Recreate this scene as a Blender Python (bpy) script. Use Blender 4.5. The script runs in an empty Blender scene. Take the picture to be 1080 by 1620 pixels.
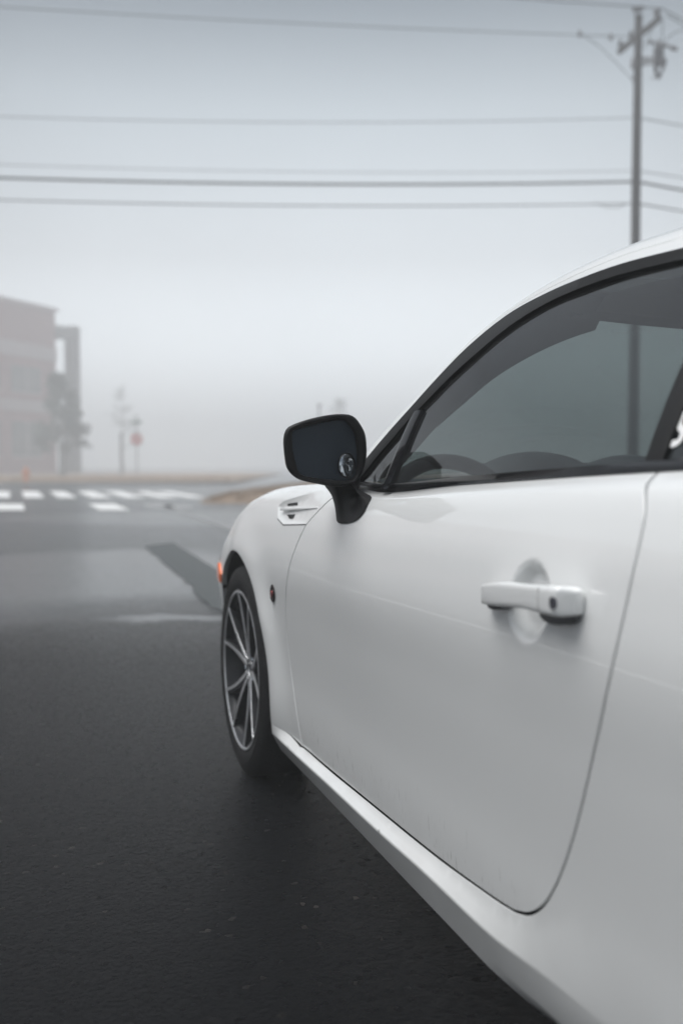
import bpy, bmesh, math, random
import numpy as np
from mathutils import Vector, Matrix
from mathutils.geometry import delaunay_2d_cdt
random.seed(7)
R=math.radians
S=bpy.context.scene
COL=S.collection
# ------------------------------------------------------------------ camera
CAM=(-1.529,-2.92,.93); YAW=R(18.43); PITCH=R(-2.726)
cd=bpy.data.cameras.new('camera'); cam=bpy.data.objects.new('camera',cd); COL.objects.link(cam)
cam.location=CAM; cam.rotation_euler=(R(90)+PITCH,0,-YAW)
cd.sensor_fit='VERTICAL'; cd.sensor_height=36; cd.lens=35.0
cd.clip_start=.05; cd.clip_end=5000
cd.dof.use_dof=True; cd.dof.focus_distance=1.95; cd.dof.aperture_fstop=2.3; cd.dof.aperture_blades=9
S.camera=cam
# ------------------------------------------------------------------ sky, sun, exposure
SUN_EL,SUN_AZ=R(64),R(-70)          # azimuth clockwise from +Y
w=bpy.data.worlds.new('World'); S.world=w; w.use_nodes=True
nt=w.node_tree; nt.nodes.clear()
def wn(t): return nt.nodes.new(t)
out=wn('ShaderNodeOutputWorld'); bg=wn('ShaderNodeBackground'); sky=wn('ShaderNodeTexSky')
sky.sky_type='NISHITA'; sky.sun_disc=False; sky.sun_elevation=SUN_EL; sky.sun_rotation=SUN_AZ
sky.air_density=1.0; sky.dust_density=4.0
tc=wn('ShaderNodeTexCoord'); sep=wn('ShaderNodeSeparateXYZ'); ramp=wn('ShaderNodeValToRGB'); mix=wn('ShaderNodeMixRGB')
nt.links.new(tc.outputs['Generated'],sep.inputs[0]); nt.links.new(sep.outputs['Z'],ramp.inputs[0])
el=ramp.color_ramp.elements                     # overcast deck over the fog
el[0].position=0.0; el[0].color=(8.4,8.8,9.1,1)
el[1].position=1.0; el[1].color=(13.,13.6,14.2,1)
for p,c in ((.10,(6.8,7.3,7.7)),(.20,(3.9,4.15,4.35)),(.33,(2.55,2.85,3.05)),(.44,(.45,.62,.78)),(.66,(3.2,3.5,3.8)),(.86,(11.5,12.,12.5))):
    e=el.new(p); e.color=c+(1,)
nz=wn('ShaderNodeTexNoise'); nz.inputs['Scale'].default_value=2.2; nz.inputs['Detail'].default_value=4
nt.links.new(tc.outputs['Generated'],nz.inputs['Vector'])
mr=wn('ShaderNodeMapRange'); mr.inputs['To Min'].default_value=.86; mr.inputs['To Max'].default_value=1.12
nt.links.new(nz.outputs[0],mr.inputs[0])
# sky colour scaled up in a broad patch ahead of the car, down around it
dp_=wn('ShaderNodeVectorMath'); dp_.operation='DOT_PRODUCT'; nt.links.new(tc.outputs['Generated'],dp_.inputs[0]); dp_.inputs[1].default_value=(math.sin(R(19))*math.cos(R(12)),math.cos(R(19))*math.cos(R(12)),math.sin(R(12)))
gw=wn('ShaderNodeMapRange'); gw.interpolation_type='SMOOTHSTEP'; gw.inputs['From Min'].default_value=.86; gw.inputs['From Max'].default_value=1.0; gw.inputs['To Min'].default_value=.60; gw.inputs['To Max'].default_value=1.32; nt.links.new(dp_.outputs['Value'],gw.inputs[0])
mm=wn('ShaderNodeMath'); mm.operation='MULTIPLY'; nt.links.new(gw.outputs[0],mm.inputs[0]); nt.links.new(mr.outputs[0],mm.inputs[1])
vm=wn('ShaderNodeVectorMath'); vm.operation='SCALE'
nt.links.new(ramp.outputs[0],vm.inputs[0]); nt.links.new(mm.outputs[0],vm.inputs['Scale'])
mix.inputs[0].default_value=.90
nt.links.new(sky.outputs[0],mix.inputs[1]); nt.links.new(vm.outputs[0],mix.inputs[2])
nt.links.new(mix.outputs[0],bg.inputs['Color']); bg.inputs['Strength'].default_value=.085
nt.links.new(bg.outputs[0],out.inputs[0])
sl=bpy.data.lights.new('sun','SUN'); sun=bpy.data.objects.new('sun',sl); COL.objects.link(sun)
sl.energy=1.5; sl.angle=R(48); sl.color=(1,.985,.965)
sd=Vector((math.sin(SUN_AZ)*math.cos(SUN_EL),math.cos(SUN_AZ)*math.cos(SUN_EL),math.sin(SUN_EL)))
sun.rotation_euler=sd.to_track_quat('Z','Y').to_euler()
S.view_settings.view_transform='Standard'; S.view_settings.look='None'; S.view_settings.exposure=1.06; S.view_settings.gamma=1
S.render.engine='CYCLES'
S.cycles.max_bounces=10; S.cycles.transparent_max_bounces=16; S.cycles.volume_bounces=6; S.cycles.use_denoising=True
S.cycles.caustics_reflective=False; S.cycles.caustics_refractive=False
# ------------------------------------------------------------------ view geometry used to take true positions off the photograph
FP=1575.0
Fh=np.array([math.sin(YAW),math.cos(YAW),0]); Rr=np.array([math.cos(YAW),-math.sin(YAW),0])
Fw=np.array([math.sin(YAW)*math.cos(PITCH),math.cos(YAW)*math.cos(PITCH),math.sin(PITCH)]); Up=np.cross(Rr,Fw)
def ray(px,py): return Fw+(px-540)/FP*Rr-(py-810)/FP*Up
def ground(px,py,z=0.0):
    d=ray(px,py); t=(z-CAM[2])/d[2]; p=np.array(CAM)+t*d; return (float(p[0]),float(p[1]),z)
def at(px,py,Z):
    d=ray(px,py); p=np.array(CAM)+d*(Z/(d@Fh)); return Vector([float(v) for v in p])
def lv(X,Z,z=0.0):
    p=np.array(CAM)+X*Rr+Z*Fh; return Vector((float(p[0]),float(p[1]),z))
# ------------------------------------------------------------------ materials
MATS={}
class NT:
    def __init__(s,name):
        s.m=bpy.data.materials.new(name); s.m.use_nodes=True; s.t=s.m.node_tree; s.t.nodes.clear()
        s.out=s.n('ShaderNodeOutputMaterial')
    def n(s,t,**k):
        nd=s.t.nodes.new(t)
        for a,b in k.items():
            if hasattr(nd,a): setattr(nd,a,b)
            else: nd.inputs[a.replace('_',' ')].default_value=b
        return nd
    def l(s,a,b): s.t.links.new(a,b)
def V(c): return tuple(c)+(1,) if len(c)==3 else c
def pbr(name,col,rough=.5,metal=0,coat=0,noise=0,nscale=20,bump=0,bscale=80,rvar=0,spec=.5):
    if name in MATS: return MATS[name]
    g=NT(name); b=g.n('ShaderNodeBsdfPrincipled'); g.l(b.outputs[0],g.out.inputs[0])
    b.inputs['Base Color'].default_value=V(col); b.inputs['Roughness'].default_value=rough; b.inputs['Metallic'].default_value=metal
    b.inputs['Coat Weight'].default_value=coat; b.inputs['Coat Roughness'].default_value=.03; b.inputs['Specular IOR Level'].default_value=spec
    tc=g.n('ShaderNodeTexCoord')
    n=g.n('ShaderNodeTexNoise'); n.inputs['Scale'].default_value=nscale; n.inputs['Detail'].default_value=6; g.l(tc.outputs['Object'],n.inputs['Vector'])
    if noise:
        mx=g.n('ShaderNodeMixRGB'); mx.inputs[1].default_value=V([c*(1-noise) for c in col]); mx.inputs[2].default_value=V([min(1,c*(1+noise)) for c in col])
        g.l(n.outputs[0],mx.inputs[0]); g.l(mx.outputs[0],b.inputs['Base Color'])
    if rvar:
        r=g.n('ShaderNodeMapRange'); r.inputs['From Min'].default_value=.3; r.inputs['From Max'].default_value=.7; r.inputs['To Min'].default_value=max(0,rough-rvar); r.inputs['To Max'].default_value=min(1,rough+rvar); g.l(n.outputs[0],r.inputs[0]); g.l(r.outputs[0],b.inputs['Roughness'])
    if bump:
        n2=g.n('ShaderNodeTexNoise'); n2.inputs['Scale'].default_value=bscale; n2.inputs['Detail'].default_value=4; g.l(tc.outputs['Object'],n2.inputs['Vector'])
        bp=g.n('ShaderNodeBump'); bp.inputs['Strength'].default_value=bump; bp.inputs['Distance'].default_value=.01; g.l(n2.outputs[0],bp.inputs['Height']); g.l(bp.outputs[0],b.inputs['Normal'])
    MATS[name]=g.m; return g.m
def paint(name='white_paint',streak=1.0):
    g=NT(name); b=g.n('ShaderNodeBsdfPrincipled'); g.l(b.outputs[0],g.out.inputs[0])
    b.inputs['Roughness'].default_value=.35; b.inputs['Coat Weight'].default_value=1; b.inputs['Coat IOR'].default_value=1.75; b.inputs['Coat Roughness'].default_value=.05; b.inputs['Specular IOR Level'].default_value=.4
    tc=g.n('ShaderNodeTexCoord'); sp=g.n('ShaderNodeSeparateXYZ'); g.l(tc.outputs['Object'],sp.inputs[0])
    # road grime: streaks splashed up the lower 20 cm, thin film elsewhere
    mp=g.n('ShaderNodeMapping'); mp.inputs['Scale'].default_value=(40,210,26); g.l(tc.outputs['Object'],mp.inputs[0])
    st=g.n('ShaderNodeTexNoise'); st.inputs['Scale'].default_value=1; st.inputs['Detail'].default_value=5; g.l(mp.outputs[0],st.inputs['Vector'])
    fine=g.n('ShaderNodeTexNoise'); fine.inputs['Scale'].default_value=9; fine.inputs['Detail'].default_value=8; g.l(tc.outputs['Object'],fine.inputs['Vector'])
    low=g.n('ShaderNodeMapRange'); low.inputs['From Min'].default_value=.37; low.inputs['From Max'].default_value=.25; g.l(sp.outputs['Z'],low.inputs[0])
    thr=g.n('ShaderNodeMapRange'); thr.inputs['From Min'].default_value=.625; thr.inputs['From Max'].default_value=.74; g.l(st.outputs[0],thr.inputs[0])
    m0=g.n('ShaderNodeMath',operation='MULTIPLY'); g.l(low.outputs[0],m0.inputs[0]); g.l(thr.outputs[0],m0.inputs[1]); m1=g.n('ShaderNodeMath',operation='MULTIPLY'); g.l(m0.outputs[0],m1.inputs[0]); m1.inputs[1].default_value=streak
    m2=g.n('ShaderNodeMath',operation='MULTIPLY'); g.l(low.outputs[0],m2.inputs[0]); g.l(fine.outputs[0],m2.inputs[1])
    m3=g.n('ShaderNodeMath',operation='MULTIPLY_ADD'); g.l(m2.outputs[0],m3.inputs[0]); m3.inputs[1].default_value=.22; g.l(m1.outputs[0],m3.inputs[2])
    cl=g.n('ShaderNodeClamp'); g.l(m3.outputs[0],cl.inputs[0]); cl.inputs['Max'].default_value=.65
    # tiny specks
    vo=g.n('ShaderNodeTexVoronoi'); vo.inputs['Scale'].default_value=38; g.l(tc.outputs['Object'],vo.inputs['Vector'])
    sk=g.n('ShaderNodeMapRange'); sk.inputs['From Min'].default_value=.045; sk.inputs['From Max'].default_value=.02; g.l(vo.outputs['Distance'],sk.inputs[0])
    sn=g.n('ShaderNodeMapRange'); sn.inputs['From Min'].default_value=.56; sn.inputs['From Max'].default_value=.60; g.l(fine.outputs[0],sn.inputs[0])
    sm=g.n('ShaderNodeMath',operation='MULTIPLY'); g.l(sk.outputs[0],sm.inputs[0]); g.l(sn.outputs[0],sm.inputs[1])
    ss=g.n('ShaderNodeMath',operation='MULTIPLY'); g.l(sm.outputs[0],ss.inputs[0]); ss.inputs[1].default_value=.35
    mxx=g.n('ShaderNodeMath',operation='MAXIMUM'); g.l(cl.outputs[0],mxx.inputs[0]); g.l(ss.outputs[0],mxx.inputs[1])
    mc=g.n('ShaderNodeMixRGB'); mc.inputs[1].default_value=(.76,.77,.768,1); mc.inputs[2].default_value=(.10,.095,.085,1)
    g.l(mxx.outputs[0],mc.inputs[0]); g.l(mc.outputs[0],b.inputs['Base Color'])
    rr=g.n('ShaderNodeMapRange'); rr.inputs['To Min'].default_value=.02; rr.inputs['To Max'].default_value=.08; g.l(fine.outputs[0],rr.inputs[0]); rr.inputs['From Min'].default_value=.35; rr.inputs['From Max'].default_value=.75
    g.l(rr.outputs[0],b.inputs['Coat Roughness'])
    bp=g.n('ShaderNodeBump'); bp.inputs['Strength'].default_value=.06; bp.inputs['Distance'].default_value=.004
    wv=g.n('ShaderNodeTexNoise'); wv.inputs['Scale'].default_value=3.5; wv.inputs['Detail'].default_value=1; g.l(tc.outputs['Object'],wv.inputs['Vector'])
    g.l(wv.outputs[0],bp.inputs['Height']); g.l(bp.outputs[0],b.inputs['Coat Normal'])
    MATS[name]=g.m; return g.m
PAINT=paint('white_paint',0.0); DOORP=paint('grimy_door_paint',1.0)
def glassmat(name,tint,ior=1.55,rough=0.0,dirt=.03):
    g=NT(name); tr=g.n('ShaderNodeBsdfTransparent'); tr.inputs[0].default_value=V(tint)
    gl=g.n('ShaderNodeBsdfGlossy'); gl.inputs['Roughness'].default_value=rough
    fr=g.n('ShaderNodeLayerWeight'); fr.inputs[0].default_value=.5
    pw=g.n('ShaderNodeMath',operation='POWER'); pw.inputs[1].default_value=5; g.l(fr.outputs['Facing'],pw.inputs[0])
    mu=g.n('ShaderNodeMath',operation='MULTIPLY_ADD'); mu.inputs[1].default_value=.92; mu.inputs[2].default_value=.12; mu.use_clamp=True; g.l(pw.outputs[0],mu.inputs[0])
    mx=g.n('ShaderNodeMixShader'); g.l(mu.outputs[0],mx.inputs[0]); g.l(tr.outputs[0],mx.inputs[1]); g.l(gl.outputs[0],mx.inputs[2])
    df=g.n('ShaderNodeBsdfDiffuse'); df.inputs[0].default_value=(.35,.36,.37,1)
    tc=g.n('ShaderNodeTexCoord'); n=g.n('ShaderNodeTexNoise'); n.inputs['Scale'].default_value=6; n.inputs['Detail'].default_value=6; g.l(tc.outputs['Object'],n.inputs['Vector'])
    r=g.n('ShaderNodeMapRange'); r.inputs['To Max'].default_value=dirt*2; g.l(n.outputs[0],r.inputs[0])
    m2=g.n('ShaderNodeMixShader'); g.l(r.outputs[0],m2.inputs[0]); g.l(mx.outputs[0],m2.inputs[1]); g.l(df.outputs[0],m2.inputs[2])
    g.l(m2.outputs[0],g.out.inputs[0]); MATS[name]=g.m; return g.m
GLASS=glassmat('tinted_glass',(.235,.275,.28)); CLEAR=glassmat('windscreen_glass',(.72,.78,.75)); DARKG=glassmat('dark_glass',(.06,.065,.07))
BLACK=pbr('black_plastic',(.006,.006,.0065),.45,noise=.2,nscale=30,bump=.15,bscale=900,spec=.22)
GLOSSBLK=pbr('gloss_black_trim',(.006,.006,.007),.2,rvar=.06,nscale=12,spec=.35)
RUBBER=pbr('rubber',(.008,.008,.0085),.6,noise=.3,nscale=15,bump=.3,bscale=120,spec=.2)
GAPM=pbr('seal_rubber',(.004,.004,.005),.8,noise=.2,spec=.1)
FABRIC=pbr('dark_upholstery',(.035,.036,.04),.85,noise=.25,nscale=40,bump=.3,bscale=400)
LINER=pbr('headliner_cloth',(.10,.10,.11),.9,noise=.1,nscale=60)
DASHM=pbr('dash_vinyl',(.05,.053,.06),.55,noise=.15,nscale=30,bump=.2,bscale=300)
SILVER=pbr('machined_alloy',(.66,.67,.69),.34,metal=.75,noise=.06,rvar=.08,nscale=40)
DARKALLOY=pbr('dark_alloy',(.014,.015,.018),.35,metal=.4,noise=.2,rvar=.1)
CHROME=pbr('chrome',(.75,.77,.8),.12,metal=1,rvar=.05)
MIRRORM=pbr('mirror_glass',(.035,.045,.058),.05,metal=.0,spec=.6,rvar=.03)
SPOTM=pbr('spot_mirror_glass',(.42,.46,.50),.10,metal=1,rvar=.06,noise=.2,nscale=120)
ORANGE=pbr('amber_lens',(.95,.17,.02),.15,coat=.6,noise=.1)
REDLENS=pbr('red_lens',(.35,.01,.01),.15,coat=.6,noise=.1)
# ------------------------------------------------------------------ mesh helpers
class MB:
    def __init__(s): s.v=[]; s.f=[]; s.n=None
    def add(s,vs,fs):
        o=len(s.v); s.v+= [tuple(float(c) for c in v) for v in vs]; s.f+=[tuple(i+o for i in f) for f in fs]; return s
    def box(s,c,h,rot=None):
        vs=[]
        for a in (-1,1):
            for b in (-1,1):
                for d in (-1,1):
                    p=Vector((a*h[0],b*h[1],d*h[2]))
                    if rot: p=rot@p
                    vs.append(p+Vector(c))
        return s.add(vs,[(0,1,3,2),(4,6,7,5),(0,4,5,1),(2,3,7,6),(0,2,6,4),(1,5,7,3)])
    def loft(s,rings,closed=True,cap=True):
        n=len(rings[0]); vs=[p for r in rings for p in r]; fs=[]
        m=n if closed else n-1
        for i in range(len(rings)-1):
            for j in range(m):
                k=(j+1)%n; fs.append((i*n+j,i*n+k,(i+1)*n+k,(i+1)*n+j))
        if cap and closed: fs.append(tuple(range(n))[::-1]); fs.append(tuple((len(rings)-1)*n+j for j in range(n)))
        return s.add(vs,fs)
    def tube(s,pts,r,n=8,cap=True,rs=None):
        pts=[Vector(p) for p in pts]; rings=[]; up=None
        for i,p in enumerate(pts):
            t=(pts[min(i+1,len(pts)-1)]-pts[max(i-1,0)]).normalized()
            if up is None: up=Vector((0,0,1)) if abs(t.z)<.9 else Vector((1,0,0))
            a=t.cross(up).normalized(); b=a.cross(t).normalized(); up=b
            rr=rs[i] if rs else r
            rings.append([p+a*math.cos(2*math.pi*k/n)*rr+b*math.sin(2*math.pi*k/n)*rr for k in range(n)])
        return s.loft(rings,True,cap)
    def grid(s,rows): return s.loft(rows,closed=False,cap=False)
    def build(s,name,mat,parent=None,smooth=True,bevel=0,loc=None,normals=None,solid=0,sharp=40):
        me=bpy.data.meshes.new(name); me.from_pydata(s.v,[],s.f); me.update()
        if not normals:
            bm=bmesh.new(); bm.from_mesh(me); bmesh.ops.recalc_face_normals(bm,faces=bm.faces) if solid!='open' else None
            bm.to_mesh(me); bm.free()
        me.materials.append(mat)
        me.polygons.foreach_set('use_smooth',[bool(smooth)]*len(me.polygons))
        if smooth and not normals: me.set_sharp_from_angle(angle=R(sharp))
        if normals: me.normals_split_custom_set_from_vertices(normals)
        o=bpy.data.objects.new(name,me); COL.objects.link(o)
        if parent is not None: o.parent=parent
        if loc: o.location=loc
        if solid and solid!='open':
            md=o.modifiers.new('thick','SOLIDIFY'); md.thickness=solid; md.offset=-1
        if bevel:
            md=o.modifiers.new('bevel','BEVEL'); md.width=bevel; md.segments=2; md.limit_method='ANGLE'; md.angle_limit=R(35)
        return o
def empty(name,loc=(0,0,0),label=None,cat=None,group=None,kind=None,rz=0):
    o=bpy.data.objects.new(name,None); COL.objects.link(o); o.location=loc; o.rotation_euler=(0,0,rz); o.empty_display_size=.1
    tag(o,label,cat,group,kind); return o
def tag(o,label=None,cat=None,group=None,kind=None):
    if label: o['label']=label
    if cat: o['category']=cat
    if group: o['group']=group
    if kind: o['kind']=kind
    return o
def copy_tree(o,parent=None):
    c=o.copy(); COL.objects.link(c)
    if parent is not None: c.parent=parent
    for ch in list(o.children): copy_tree(ch,c)
    return c
def catmull(pts,n=8,closed=False):
    P=[np.array(p,float) for p in pts]; out=[]; N=len(P)
    rng=range(N if closed else N-1)
    for i in rng:
        if closed: a,b,c,d=P[(i-1)%N],P[i],P[(i+1)%N],P[(i+2)%N]
        else: a,b,c,d=P[max(i-1,0)],P[i],P[i+1],P[min(i+2,N-1)]
        for k in range(n):
            t=k/n; out.append(.5*((2*b)+(-a+c)*t+(2*a-5*b+4*c-d)*t*t+(-a+3*b-3*c+d)*t**3))
    if not closed: out.append(P[-1])
    return out
def resample(pts,n):
    P=[np.array(p,float) for p in pts]; L=[0]
    for i in range(1,len(P)): L.append(L[-1]+np.linalg.norm(P[i]-P[i-1]))
    out=[]; j=0
    for k in range(n):
        s=L[-1]*k/(n-1)
        while j<len(P)-2 and L[j+1]<s: j+=1
        t=(s-L[j])/max(1e-9,L[j+1]-L[j]); out.append(P[j]*(1-t)+P[j+1]*t)
    return out
def slopes(X,Y):
    n=len(X); h=[X[i+1]-X[i] for i in range(n-1)]; d=[(Y[i+1]-Y[i])/h[i] for i in range(n-1)]
    m=[d[0]]+[0.0]*(n-2)+[d[-1]]
    for i in range(1,n-1):
        if d[i-1]*d[i]>0:
            w1=2*h[i]+h[i-1]; w2=h[i]+2*h[i-1]; m[i]=(w1+w2)/(w1/d[i-1]+w2/d[i])
    return m
class Pch:
    def __init__(s,X,Y): s.X=list(X); s.Y=list(Y); s.m=slopes(s.X,s.Y)
    def __call__(s,x):
        X=s.X
        if x<=X[0]: return s.Y[0]+s.m[0]*(x-X[0])
        if x>=X[-1]: return s.Y[-1]+s.m[-1]*(x-X[-1])
        i=0
        while x>X[i+1]: i+=1
        h=X[i+1]-X[i]; t=(x-X[i])/h
        return ((1+2*t)*(1-t)**2*s.Y[i]+t*(1-t)**2*h*s.m[i]+t*t*(3-2*t)*s.Y[i+1]+t*t*(t-1)*h*s.m[i+1])
def curve(pairs):
    pairs=sorted(pairs); return Pch([p[0] for p in pairs],[p[1] for p in pairs])
MAXW=curve([(.84,.40),(.82,.52),(.78,.64),(.70,.745),(.58,.815),(.42,.860),(.25,.880),(.12,.885),(-.1,.885),(-.4,.882),(-.7,.879),(-1.0,.877),(-1.5,.878),(-1.9,.882),(-2.25,.887),(-2.57,.889),(-2.9,.872),(-3.1,.84),(-3.25,.78),(-3.35,.68),(-3.40,.5)])
TOPZ=curve([(.84,.50),(.7,.585),(.6,.63),(.45,.685),(.3,.737),(.146,.795),(-.01,.837),(-.2,.862),(-.42,.876),(-.69,.884),(-.85,.880),(-1.0,.876),(-1.4,.896),(-1.9,.920),(-2.3,.934),(-2.6,.945),(-2.9,.94),(-3.2,.92),(-3.40,.88)])
ZK=[.15,.185,.27,.40,.56,.68,.78,.845,.882,.90]
DX=[-.11,-.045,-.026,-.020,-.008,0,-.010,-.028,-.048,-.078]
def sstep(t):
    t=max(0,min(1,t)); return t*t*(3-2*t)
def X0(y,z):
    w=MAXW(y); t=TOPZ(y); s=(t-.40)/.5
    zs=[a if a<=.40 else .40+(a-.40)*s for a in ZK]
    x=w+Pch(zs,DX)(z)
    a=.010+.010*sstep((.64-z)/.15)
    for yc in (0,-2.57):
        r=math.hypot(y-yc,z-.3125); x+=a*math.exp(-((r-.37)/.07)**2)*(sstep((.16-y)/.16) if yc==0 else 1)
    return x
def fglass(y,z): return .80-.60*(z-.90)+.018*math.sin(max(0,min(1,(z-.90)/.34))*math.pi)
# ------------------------------------------------------------------ the car: +Y is forward, origin on the ground under the front axle
def inpoly(p,poly):
    x,y=p; c=False; j=len(poly)-1
    for i in range(len(poly)):
        xi,yi=poly[i]; xj,yj=poly[j]
        if (yi>y)!=(yj>y) and x<(xj-xi)*(y-yi)/(yj-yi)+xi: c=not c
        j=i
    return c
def dens(poly,step):
    out=[]; n=len(poly)
    for i in range(n):
        a=np.array(poly[i],float); b=np.array(poly[(i+1)%n],float); k=max(1,int(math.ceil(np.linalg.norm(b-a)/step)))
        for j in range(k): out.append(tuple(a+(b-a)*j/k))
    return out
def segd(p,poly):
    P=np.array(poly); Q=np.roll(P,-1,axis=0); d=Q-P; l=(d**2).sum(1)+1e-12
    t=np.clip(((p-P)*d).sum(1)/l,0,1); return np.sqrt((((P+d*t[:,None])-p)**2).sum(1).min())
def panel(name,poly,fn,sgn,mat,parent,holes=(),step=.028,bstep=.014,extra=(),flange=.014,fine=None,off=0.0):
    B=dens(poly,bstep); loops=[B]+[dens(h,bstep) for h in holes]
    pts=[p for l in loops for p in l]; edges=[]; o=0
    for l in loops:
        edges+=[(o+i,o+(i+1)%len(l)) for i in range(len(l))]; o+=len(l)
    nb=len(pts); ys=[p[0] for p in poly]; zs=[p[1] for p in poly]
    allb=[np.array(l) for l in loops]
    cand=[]
    y=min(ys); r=0
    while y<max(ys):
        z=min(zs)+(step*.5 if r%2 else 0)
        while z<max(zs): cand.append((y,z)); z+=step
        y+=step*.87; r+=1
    if fine:
        yc,zc,rad,fs=fine
        cand=[c for c in cand if math.hypot(c[0]-yc,c[1]-zc)>rad+fs]
        a=yc-rad
        while a<yc+rad:
            b=zc-rad
            while b<zc+rad:
                if math.hypot(a-yc,b-zc)<rad: cand.append((a,b))
                b+=fs
            a+=fs
    ex=[e for e in extra]
    if ex:
        E=np.array(ex); cand=[c for c in cand if np.sqrt(((E-np.array(c))**2).sum(1)).min()>.007]
    for c in cand+ex:
        if not inpoly(c,poly) or any(inpoly(c,h) for h in holes): continue
        if min(segd(np.array(c),a) for a in allb)<(.004 if fine is None else .003): continue
        pts.append(c)
    vs,_,fs,*_=delaunay_2d_cdt([Vector(p) for p in pts],edges,[],0,1e-5)
    V2=[(v.x,v.y) for v in vs]; F=[]
    for f in fs:
        c=(sum(V2[i][0] for i in f)/len(f),sum(V2[i][1] for i in f)/len(f))
        if inpoly(c,poly) and not any(inpoly(c,h) for h in holes): F.append(list(f))
    def P(y,z,d=0): return Vector((sgn*(fn(y,z)+off+d),y,z))
    def N(y,z):
        e=.003; a=(fn(y+e,z)-fn(y-e,z))/(2*e); b=(fn(y,z+e)-fn(y,z-e))/(2*e)
        return Vector((sgn,-a,-b)).normalized()
    m=MB(); nr=[]; verts=[P(*v) for v in V2]; nr=[N(*v) for v in V2]
    faces=[]
    for f in F:
        a,b,c=[verts[i] for i in f[:3]]
        if (b-a).cross(c-a).dot(nr[f[0]])<0: f=f[::-1]
        faces.append(tuple(f))
    if flange:
        cnt={}
        for f in faces:
            for i in range(len(f)):
                e=(f[i],f[(i+1)%len(f)]); cnt[e]=1
        bd=[e for e in cnt if (e[1],e[0]) not in cnt]
        nxt={a:b for a,b in bd}; prv={b:a for a,b in bd}
        idx={}
        for a in list(nxt):
            t=(verts[nxt[a]]-verts[prv.get(a,a)]).normalized() if a in prv else (verts[nxt[a]]-verts[a]).normalized()
            o_=t.cross(nr[a]).normalized()
            k=len(verts); verts.append(verts[a]+o_*.0007-nr[a]*.0006); nr.append((nr[a]+o_).normalized())
            verts.append(verts[a]+o_*.0010-nr[a]*.002); nr.append(o_)
            verts.append(verts[a]+o_*.0010-nr[a]*flange); nr.append(o_)
            idx[a]=k
        for a,b in bd:
            if a in idx and b in idx:
                p,q=idx[a],idx[b]
                faces+= [(b,a,p,q),(q,p,p+1,q+1),(q+1,p+1,p+2,q+2)]
    m.v=[tuple(v) for v in verts]; m.f=faces
    return m.build(name,mat,parent,normals=[tuple(n) for n in nr])

car=empty('parked_car',(0,0,0),'white two door coupe parked on the wet asphalt beside the camera, black door mirror','car')

# key lines (y,z)
FRONT_GAP=[(-.800,.868),(-.786,.8585),(-.6665,.791),(-.6099,.7317),(-.5593,.6654),(-.5184,.5894),(-.5005,.5061),(-.5132,.4114),(-.5442,.3214),(-.578,.2335)]
BOT_GAP=[(-.5815,.2320),(-.72,.2355),(-.8769,.2403),(-1.1159,.2512),(-1.30,.2600),(-1.4503,.2693),(-1.6055,.2835),(-1.6725,.2920)]
REAR_GAP=[(-1.6725,.2920),(-1.7186,.3075),(-1.7607,.3374),(-1.7959,.3798),(-1.8321,.4368),(-1.8695,.5078),(-1.9038,.5833),(-1.9353,.6541),(-1.9576,.7193),(-1.9697,.7859),(-1.9720,.8419),(-1.9600,.8838),(-1.9225,.9190)]
HC=(-1.746,.748); HR=.0595
def Xdoor(y,z):
    x=X0(y,z); r=math.hypot(y-HC[0],(z-HC[1])*1.05)/HR
    if r<1: x-=.018*sstep((1-r)/.45)
    return x
def tv(t): return t
VENT=[(-.362,.8205),(-.400,.836),(-.71,.8775),(-.775,.8735),(-.7885,.8615),(-.667,.7885),(-.470,.7765),(-.405,.7885)]
def insetp(poly,d):
    c=np.mean(np.array(poly),axis=0); out=[]; n=len(poly); P=[np.array(p) for p in poly]
    for i in range(n):
        a,b,cc=P[i-1],P[i],P[(i+1)%n]
        e1=(b-a)/np.linalg.norm(b-a); e2=(cc-b)/np.linalg.norm(cc-b)
        n1=np.array([-e1[1],e1[0]]); n2=np.array([-e2[1],e2[0]])
        if (c-a)@n1<0: n1=-n1
        if (c-b)@n2<0: n2=-n2
        m=(n1+n2); m/=np.linalg.norm(m); out.append(tuple(b+m*d/max(.35,m@n1)))
    return out
VIN=insetp(VENT,.012)
def Xvent(y,z):
    x=X0(y,z)
    d=segd(np.array((y,z)),VENT) if inpoly((y,z),VENT) else 0
    g=sstep((-.39-y)/-.0001) if False else 1
    fade=sstep((y+.80)/.30)                       # deepest at the front, flush at the door
    x-= .009*fade*sstep((d-.003)/.008)
    return x
def arch_pts(yc,R_,z0,z1,n=28):
    a0=math.asin((z0-.3125)/R_); a1=math.asin((z1-.3125)/R_)
    th=[math.pi-a0+ (a1-(math.pi-a0))*i/(n-1) for i in range(n)]
    return [(yc+math.cos(t)*R_,.3125+math.sin(t)*R_) for t in th]     # from rear side over the top to the front
GAP=.0032
def shift(line,dy,dz): return [(a+dy,b+dz) for a,b in line]
def offl(line,d):
    P=[np.array(p,float) for p in line]; out=[]
    for i in range(len(P)):
        t=P[min(i+1,len(P)-1)]-P[max(i-1,0)]; t/=np.linalg.norm(t); out.append(tuple(P[i]+np.array([-t[1],t[0]])*d))
    return out
fg=[tuple(p) for p in FRONT_GAP[:3]]+[tuple(p) for p in catmull(FRONT_GAP[2:],6)[1:]]
rg=[tuple(p) for p in catmull(REAR_GAP,6)]
bg_=[tuple(p) for p in catmull(BOT_GAP,4)]
top_y=lambda a,b,n,e=0:[(a+(b-a)*i/(n-1),TOPZ(a+(b-a)*i/(n-1))-e) for i in range(n)]
FR=.362
SM=curve([(-.30,.208),(-.6,.213),(-.85,.220),(-1.15,.2265),(-1.42,.236),(-1.62,.238),(-1.8,.250),(-2.2,.262)])
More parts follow.
